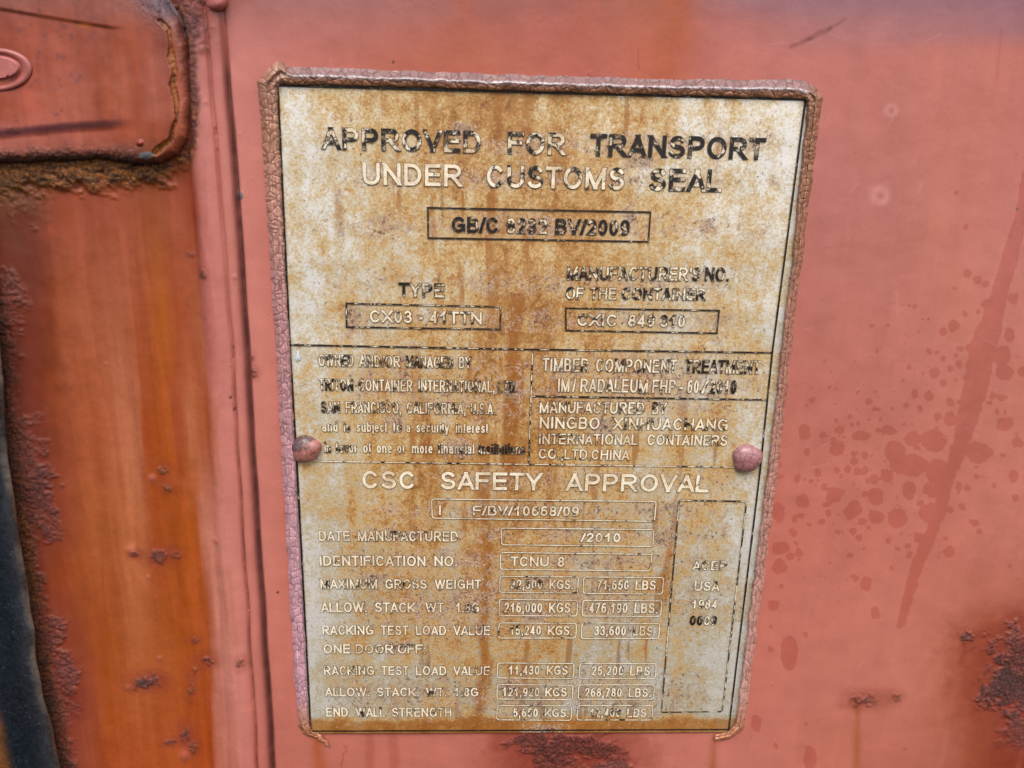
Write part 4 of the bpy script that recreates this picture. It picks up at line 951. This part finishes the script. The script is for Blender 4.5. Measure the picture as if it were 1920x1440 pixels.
# ---- printed rules and boxes
def rule(paths, w_edge, w_fill, wear, name, closed=False):
    """paths: px polylines on the plate; one mesh of mitred strips in two layers"""
    V, F, M, W = [], [], [], []
    for pts in paths:
        P = at([p[0] for p in pts], [p[1] for p in pts])
        Q = []
        n = len(P); segs = n if closed else n - 1
        for i in range(segs):                                   # subdivide for the worn colour attributes
            a, b = P[i], P[(i + 1) % n]; k = max(1, int(np.linalg.norm(b - a) / .004))
            Q += [a + (b - a) * t / k for t in range(k)]
        if not closed: Q.append(P[-1])
        Q = np.array(Q); n = len(Q)
        nx = np.roll(Q, -1, 0) - Q; pv = Q - np.roll(Q, 1, 0)
        if not closed: nx[-1] = pv[-1]; pv[0] = nx[0]
        nx /= np.linalg.norm(nx, axis=1)[:, None]; pv /= np.linalg.norm(pv, axis=1)[:, None]
        tan = nx + pv; tan /= np.linalg.norm(tan, axis=1)[:, None]
        nor = np.stack([-tan[:, 2], 0 * tan[:, 0], tan[:, 0]], -1); sc = 1 / np.clip((tan * nx).sum(1), .5, 1)
        for hw, y, mi in ((w_edge / 2, INK_Y1, 1), (w_fill / 2, INK_Y2, 0)):
            if hw <= 0: continue
            o = sum(len(x) for x in V)
            jit = 1 + (fbm(Q[:, 0] * 700, Q[:, 2] * 700, 5) - .5)[:, None] * .5
            A, B = Q + nor * (hw * sc)[:, None] * jit, Q - nor * (hw * sc)[:, None] * jit
            A[:, 1] = y; B[:, 1] = y
            V.append(np.concatenate([A, B])); W.append(np.full(2 * n, wear))
            for i in range(n if closed else n - 1):
                j = (i + 1) % n; F.append((o + i, o + n + i, o + n + j, o + j)); M.append(mi)
    V = np.concatenate(V); A = plate_attrs(V); A['wear'] = np.concatenate(W)
    i, j, k = F[0][:3]; nn = np.cross(V[j] - V[i], V[k] - V[i])
    if nn[1] > 0: F = [f[::-1] for f in F]
    mesh_obj(name, V, F, [INK_FILL, INK_EDGE], plate, A, False, M)

def box(tl, tr, br, bl, wear, rad=0, we=.00072, wf=.00036, name='text_box'):
    c = np.array([tl, tr, br, bl], float); pts = []
    if rad == 0: pts = [tuple(p) for p in c]
    else:
        for i in range(4):
            p, a, b = c[i], c[i - 1], c[(i + 1) % 4]
            da, db = (a - p) / np.linalg.norm(a - p), (b - p) / np.linalg.norm(b - p)
            for t in (0, .33, .67, 1):
                s = (1 - t) ** 2, t ** 2
                pts.append(tuple(p + da * rad * s[0] + db * rad * s[1]))
    rule([pts], we, wf, wear, name, True)

rule([[(521, 160), (1509.8, 187), (1447.5, 661), (1424.5, 885), (1386, 1200), (1366, 1367), (583, 1370), (557, 869), (543.5, 640)]], .0008, .0006, .92, 'border_line', True)
rule([[(544.8, 646.2), (980, 654.6), (1448, 661)]], .0008, .0004, .62, 'divider_line')
rule([[(998.5, 656.7), (991.4, 867)]], .0007, .00038, .5, 'divider_line')
rule([[(995.5, 742.4), (1438, 749.3)]], .0008, .0004, .58, 'divider_line')
rule([[(557, 861.5), (603, 864.3), (990, 870), (1371, 875.3), (1426, 876)]], .0007, .0004, .38, 'divider_line')
box((802.4, 389.4), (1219.4, 397.7), (1215.3, 453), (803, 446), .8)
box((649.3, 568.6), (938.5, 575), (937.9, 617), (650.2, 612.8), .62)
box((1060.6, 577.5), (1348, 582), (1343.5, 624.4), (1061, 619.4), .72)
for tl, tr, br, bl, w in [
    ((809.4, 934.8), (1230.2, 939.6), (1226.6, 976.7), (810.6, 970.7), .25),
    ((939.8, 989.4), (1225.7, 992.2), (1223.8, 1023.7), (940.5, 1020.5), .22),
    ((938.8, 1035), (1222.3, 1038.6), (1218.7, 1069.5), (938.3, 1066.5), .22),
    ((937.4, 1080), (1084.5, 1080.8), (1082.6, 1110.9), (936.9, 1109.8), .32), ((1094.4, 1080.8), (1244, 1082.2), (1241.5, 1113), (1093.3, 1111.7), .2),
    ((936.5, 1122.5), (1082.9, 1124.8), (1081.4, 1154), (935.6, 1153.4), .15), ((1093, 1124.8), (1240.7, 1125.7), (1238.3, 1154.8), (1091.3, 1154), .15),
    ((935.9, 1167), (1080.8, 1168), (1079.4, 1195.4), (934.4, 1195.4), .22), ((1091, 1167), (1236.9, 1168), (1234.8, 1196.3), (1089.6, 1196.3), .2),
    ((933.5, 1242), (1076.5, 1243), (1074.4, 1271.2), (932, 1270), .15), ((1087.3, 1243), (1230.2, 1243), (1228.7, 1271.5), (1085.8, 1270.6), .2),
    ((932.7, 1282.3), (1074.4, 1283.8), (1073, 1310.9), (931.5, 1309.4), .15), ((1085.2, 1283.2), (1226.7, 1282.9), (1225.2, 1310), (1083.8, 1310), .12),
    ((932, 1321.7), (1072, 1322.3), (1070.6, 1349.4), (931.5, 1348.5), .3), ((1083.2, 1321.7), (1223.8, 1321.7), (1221.7, 1348.8), (1081.4, 1348.8), .28)]:
    box(tl, tr, br, bl, w, 5, .00078, .00044)
box((1273, 937.3), (1399.5, 939.6), (1354.1, 1333.3), (1239.8, 1334.8), .55, 4)

# ---- sealant bead around the plate
BEAD = [((592, 1386), (598, 1376)), ((572, 1381), (586, 1370)), ((559, 1364), (581, 1357)), ((553, 1300), (577.5, 1300)), ((541, 1100), (567, 1100)), ((530, 900), (557, 900)), ((521, 740), (549, 740)),
        ((506, 490), (535.5, 490)), ((495, 330), (528, 330)), ((485, 185), (521.5, 185)), ((481, 152), (523, 165)), ((498, 130), (525, 161)), ((521, 111), (528, 159)), ((540, 124), (548, 159)),
        ((760, 132), (760, 163.5)), ((1000, 141), (1000, 172)), ((1250, 147), (1250, 179.5)), ((1490, 149), (1490, 185.5)), ((1511, 152), (1505, 186.5)), ((1531, 165), (1510, 188)), ((1543, 182), (1512, 192)),
        ((1540, 205), (1512, 208)), ((1523, 340), (1498, 340)), ((1504.5, 490), (1484, 490)), ((1491, 589), (1470, 589)), ((1471, 769), (1452, 769)), ((1458, 900), (1435.5, 900)), ((1426, 1130), (1406.5, 1130)),
        ((1405, 1290), (1386, 1290)), ((1400, 1345), (1380, 1345)), ((1393, 1368), (1376, 1357)), ((1371, 1385), (1365, 1372)), ((1338, 1393), (1341, 1377))]
def build_bead():
    O = np.array([b[0] for b in BEAD], float); I = np.array([b[1] for b in BEAD], float); M = (O + I) / 2
    s = np.concatenate([[0], np.cumsum(np.linalg.norm(np.diff(M, axis=0), axis=1))])
    ss = np.arange(0, s[-1], 1.7)
    o = np.stack([np.interp(ss, s, O[:, k]) for k in (0, 1)], -1); i = np.stack([np.interp(ss, s, I[:, k]) for k in (0, 1)], -1)
    o += ((fbm(ss * .05, ss * 0, 121, 3) - .5) * 5)[:, None] * (o - i) / np.linalg.norm(o - i, axis=1)[:, None]
    i += ((fbm(ss * .06, ss * 0, 122, 3) - .5) * 4)[:, None] * (o - i) / np.linalg.norm(o - i, axis=1)[:, None]
    nt = 30
    t = np.linspace(0, 1, nt)
    S, Tt = np.meshgrid(ss, t, indexing='ij')
    U = o[:, None, 0] * (1 - Tt) + i[:, None, 0] * Tt; Vv = o[:, None, 1] * (1 - Tt) + i[:, None, 1] * Tt
    s_tl, s_tr = s[12], s[19]                     # corner stations
    top = (sstep(s_tl - 6, s_tl + 30, S) * sstep(s_tr + 10, s_tr - 20, S))
    def prof(t, pk):
        a = np.clip(t / pk, 0, 1); b = np.clip((1 - t) / (1 - pk), 0, 1)
        return np.minimum(np.sin(a * math.pi / 2), np.sin(b * math.pi / 2) ** .8)
    two = np.maximum(np.maximum(prof(np.clip(Tt / .60, 0, 1), .55), .92 * prof(np.clip((Tt - .46) / .54, 0, 1), .5)), .62 * prof(Tt, .5))
    one = .85 * np.minimum(Tt / .50, 1) ** .8 * np.clip((1 - Tt) / .50, 0, 1) ** .32
    h = .0026 * (two * (1 - top) + one * 1.15 * top) + .0005 * (fbm(S * .05, Tt * 3, 123, 3) - .5)
    h += .0015 * np.exp(-((S - s[11]) / 20) ** 2) * (1 - Tt)
    ends = sstep(0, 30, S) * sstep(s[-1], s[-1] - 30, S)
    h = h * (.35 + .65 * ends)
    h[:, 0] = -.0006; h[:, -1] = -.0006
    base = WALL_Y * (1 - sstep(.1, .5, Tt))
    P = at(U, Vv, base - h)
    C = np.zeros(U.shape + (3,))
    one_col = lambda rows: rows_colour(U.ravel(), Vv.ravel(), [(q[0], [(500, q[1])]) for q in rows]).reshape(C.shape)
    lc = one_col([(120, (172, 126, 106)), (260, (186, 134, 108)), (400, (198, 146, 130)), (600, (202, 150, 150)), (900, (212, 164, 172)), (1300, (216, 168, 182)), (1352, (212, 152, 132)), (1375, (196, 132, 96))])  # lower rows have the sky's lavender reflection painted into the pink
    rc = one_col([(180, (162, 114, 86)), (450, (174, 124, 98)), (620, (190, 138, 118)), (900, (200, 150, 134)), (1300, (214, 164, 152)), (1375, (212, 146, 108))])
    tc = mix(np.broadcast_to(lin((146, 116, 114)), C.shape), lin((182, 128, 96)), sstep(.5, .8, Tt)); tc = mix(tc, lin((118, 74, 44)), sstep(.90, 1, Tt))
    chip_glint = sstep(.30, .62, fbm(S * .16, Tt * 5, 128, 4)) * np.exp(-((Tt - .50 - .08 * (fbm(S * .05, S * 0, 129, 2) - .5)) / .065) ** 2)
    tc = mix(tc, lin((232, 222, 228)), np.clip(chip_glint * .85, 0, .8))  # pale crest: its highlight painted in, together with chipped edges
    isleft = S < s_tl; C = np.where(isleft[..., None], lc, rc); C = mix(C, tc, top)
    C = mix(C, lin((156, 100, 66)), sstep(.86, 1, Tt) * .6 * (1 - top) * sstep(1100, 500, Vv))
    C = C * (1 + (fbm(S * .03, Tt * 2, 125, 4) - .5) * .3)[..., None]
    wpx = np.linalg.norm(o - i, axis=1)
    bead = np.stack([S / 14.0 + 1.2 * (fbm(S * .02, S * 0, 127, 3) - .5), Tt * 2.3 + 40 * isleft, S * 0], -1)
    cut = [0, int(np.searchsorted(ss, s_tl)), int(np.searchsorted(ss, s_tr)), len(ss) - 1]
    for k in range(3):
        sl = slice(cut[k], cut[k + 1] + 1)
        p = P[sl]
        mesh_obj('sealant_bead', p.reshape(-1, 3), grid_faces(p.shape[0], nt, True), SEALANT, plate,
                 {'paint': C[sl].reshape(-1, 3) / GAIN, 'bead': ('vec', bead[sl].reshape(-1, 3))})
    # loose curl of dried sealant below the lower left corner
    n, k = 26, 8; V = []
    for a in range(n):
        q = a / (n - 1); uu = 588 + 28 * q + 2 * math.sin(q * 9); vv = 1378 + 24 * q - 6 * math.sin(q * math.pi)
        r = 4.2 * math.sin(math.pi * min(1, .1 + q * .88)) * (1 + .3 * math.sin(q * 17)) + .5
        for b in range(k):
            w = 2 * math.pi * b / k
            V.append(at(uu + r * math.cos(w) * .5, vv - r * math.cos(w), WALL_Y - .0008 - .0004 * math.sin(w) - .0012 * math.sin(q * math.pi)))
    a = np.arange(n - 1)[:, None]; b = np.arange(k)[None, :]
    F = np.stack([a * k + b, a * k + (b + 1) % k, (a + 1) * k + (b + 1) % k, (a + 1) * k + b], -1).reshape(-1, 4)
    V = np.array(V)
    mesh_obj('sealant_curl', V, F, SEALANT, plate, {'paint': np.broadcast_to(alb(206, 140, 104), (len(V), 3)), 'bead': ('vec', V * 500)})
build_bead()

# ---- rivet heads
def build_rivet(cu, cv, rpx, peeled):
    n, k = 72, 30; c0 = at(cu, cv, -.0015); r = np.linalg.norm(at(cu + rpx, cv, -.0015) - c0); hgt = .0042
    V, C, B = [], [], []
    for j in range(k):
        ph = j / (k - 1) * math.pi / 2 * 1.06
        for i in range(n):
            a = 2 * math.pi * i / n
            rr = r * math.sin(min(ph, math.pi / 2)) ** .9 * (1 + .05 * math.sin(3 * a + 1) + .03 * math.sin(5 * a))
            if peeled and math.cos(a - math.radians(200)) > 0: rr *= 1 + .16 * math.cos(a - math.radians(200)) ** 2
            x, z = c0[0] + rr * math.cos(a), c0[2] + rr * math.sin(a)
            V.append((x, -hgt * max(math.cos(ph), -.1) ** (1 if ph < math.pi / 2 else 1) - .0002 if ph < math.pi / 2 else .0006, z))
            nx, nz_ = math.cos(a) * math.sin(ph), math.sin(a) * math.sin(ph)
            base = lin((178, 116, 106))
            if peeled:
                q = float(fbm(np.array([x * 500]), np.array([z * 500]), 131, 3)[0]) - .5
                m = float(sstep(-.10, .12, (-nx * .35 + nz_ * .9) + q * 1.3 - .28))
                base = mix(base, lin((92, 74, 78)), m * .9)
            else:
                base = mix(lin((176, 126, 130)), lin((170, 112, 106)), .5 - .5 * nz_)  # upper side tinted lavender: sky reflection painted into the colour
            C.append(base); B.append((x * 400, z * 400, 0))
    i = np.arange(n)[None, :]; j = np.arange(k - 1)[:, None]
    F = np.stack([j * n + i, (j + 1) * n + i, (j + 1) * n + (i + 1) % n, j * n + (i + 1) % n], -1).reshape(-1, 4)
    V = np.array(V); V[:, 1] += (fbm(V[:, 0] * 500, V[:, 2] * 500, 133, 3) - .5) * .00022
    o = mesh_obj('rivet', V, F, RIVET_PAINT, plate, {'paint': np.array(C) / GAIN, 'bead': ('vec', np.array(B))})
    if peeled: o['label'] = 'rivet head with its paint peeled to grey metal'
build_rivet(574, 843, 27, True)
build_rivet(1402, 861, 28, False)

# ---- pale drip of paint at the plate's left side
def build_fleck():
    pts = []
    n = 28
    for i in range(n):
        a = 2 * math.pi * i / n; r = 6 * (1 + .12 * math.sin(3 * a))
        pts.append((558.5 + r * math.cos(a) * .85, 670 + r * math.sin(a) * 1.25 - (5 if math.sin(a) < -.8 else 0)))
    V = [at(u, v, -.00030) for u, v in pts] + [at(558.5 + (u - 558.5) * .6, 670 + (v - 670) * .6, -.00055) for u, v in pts] + [at(558.5, 670, -.0006)]
    F = [(i, (i + 1) % n, n + (i + 1) % n, n + i) for i in range(n)] + [(n + i, n + (i + 1) % n, 2 * n) for i in range(n)]
    F = [f[::-1] for f in F]
    mesh_obj('paint_fleck', V, F, RUBBER_PALE, plate, {'paint': np.broadcast_to(alb(206, 222, 226), (len(V), 3))})
m, nt_, b_, P_ = material('pale_paint'); nt_.put(b_.inputs['Base Color'], nt_.mixc(nt_.noise(P_, 1.5), alb(196, 212, 216), alb(222, 234, 238))); b_.inputs['Roughness'].default_value = .5
RUBBER_PALE = m
build_fleck()
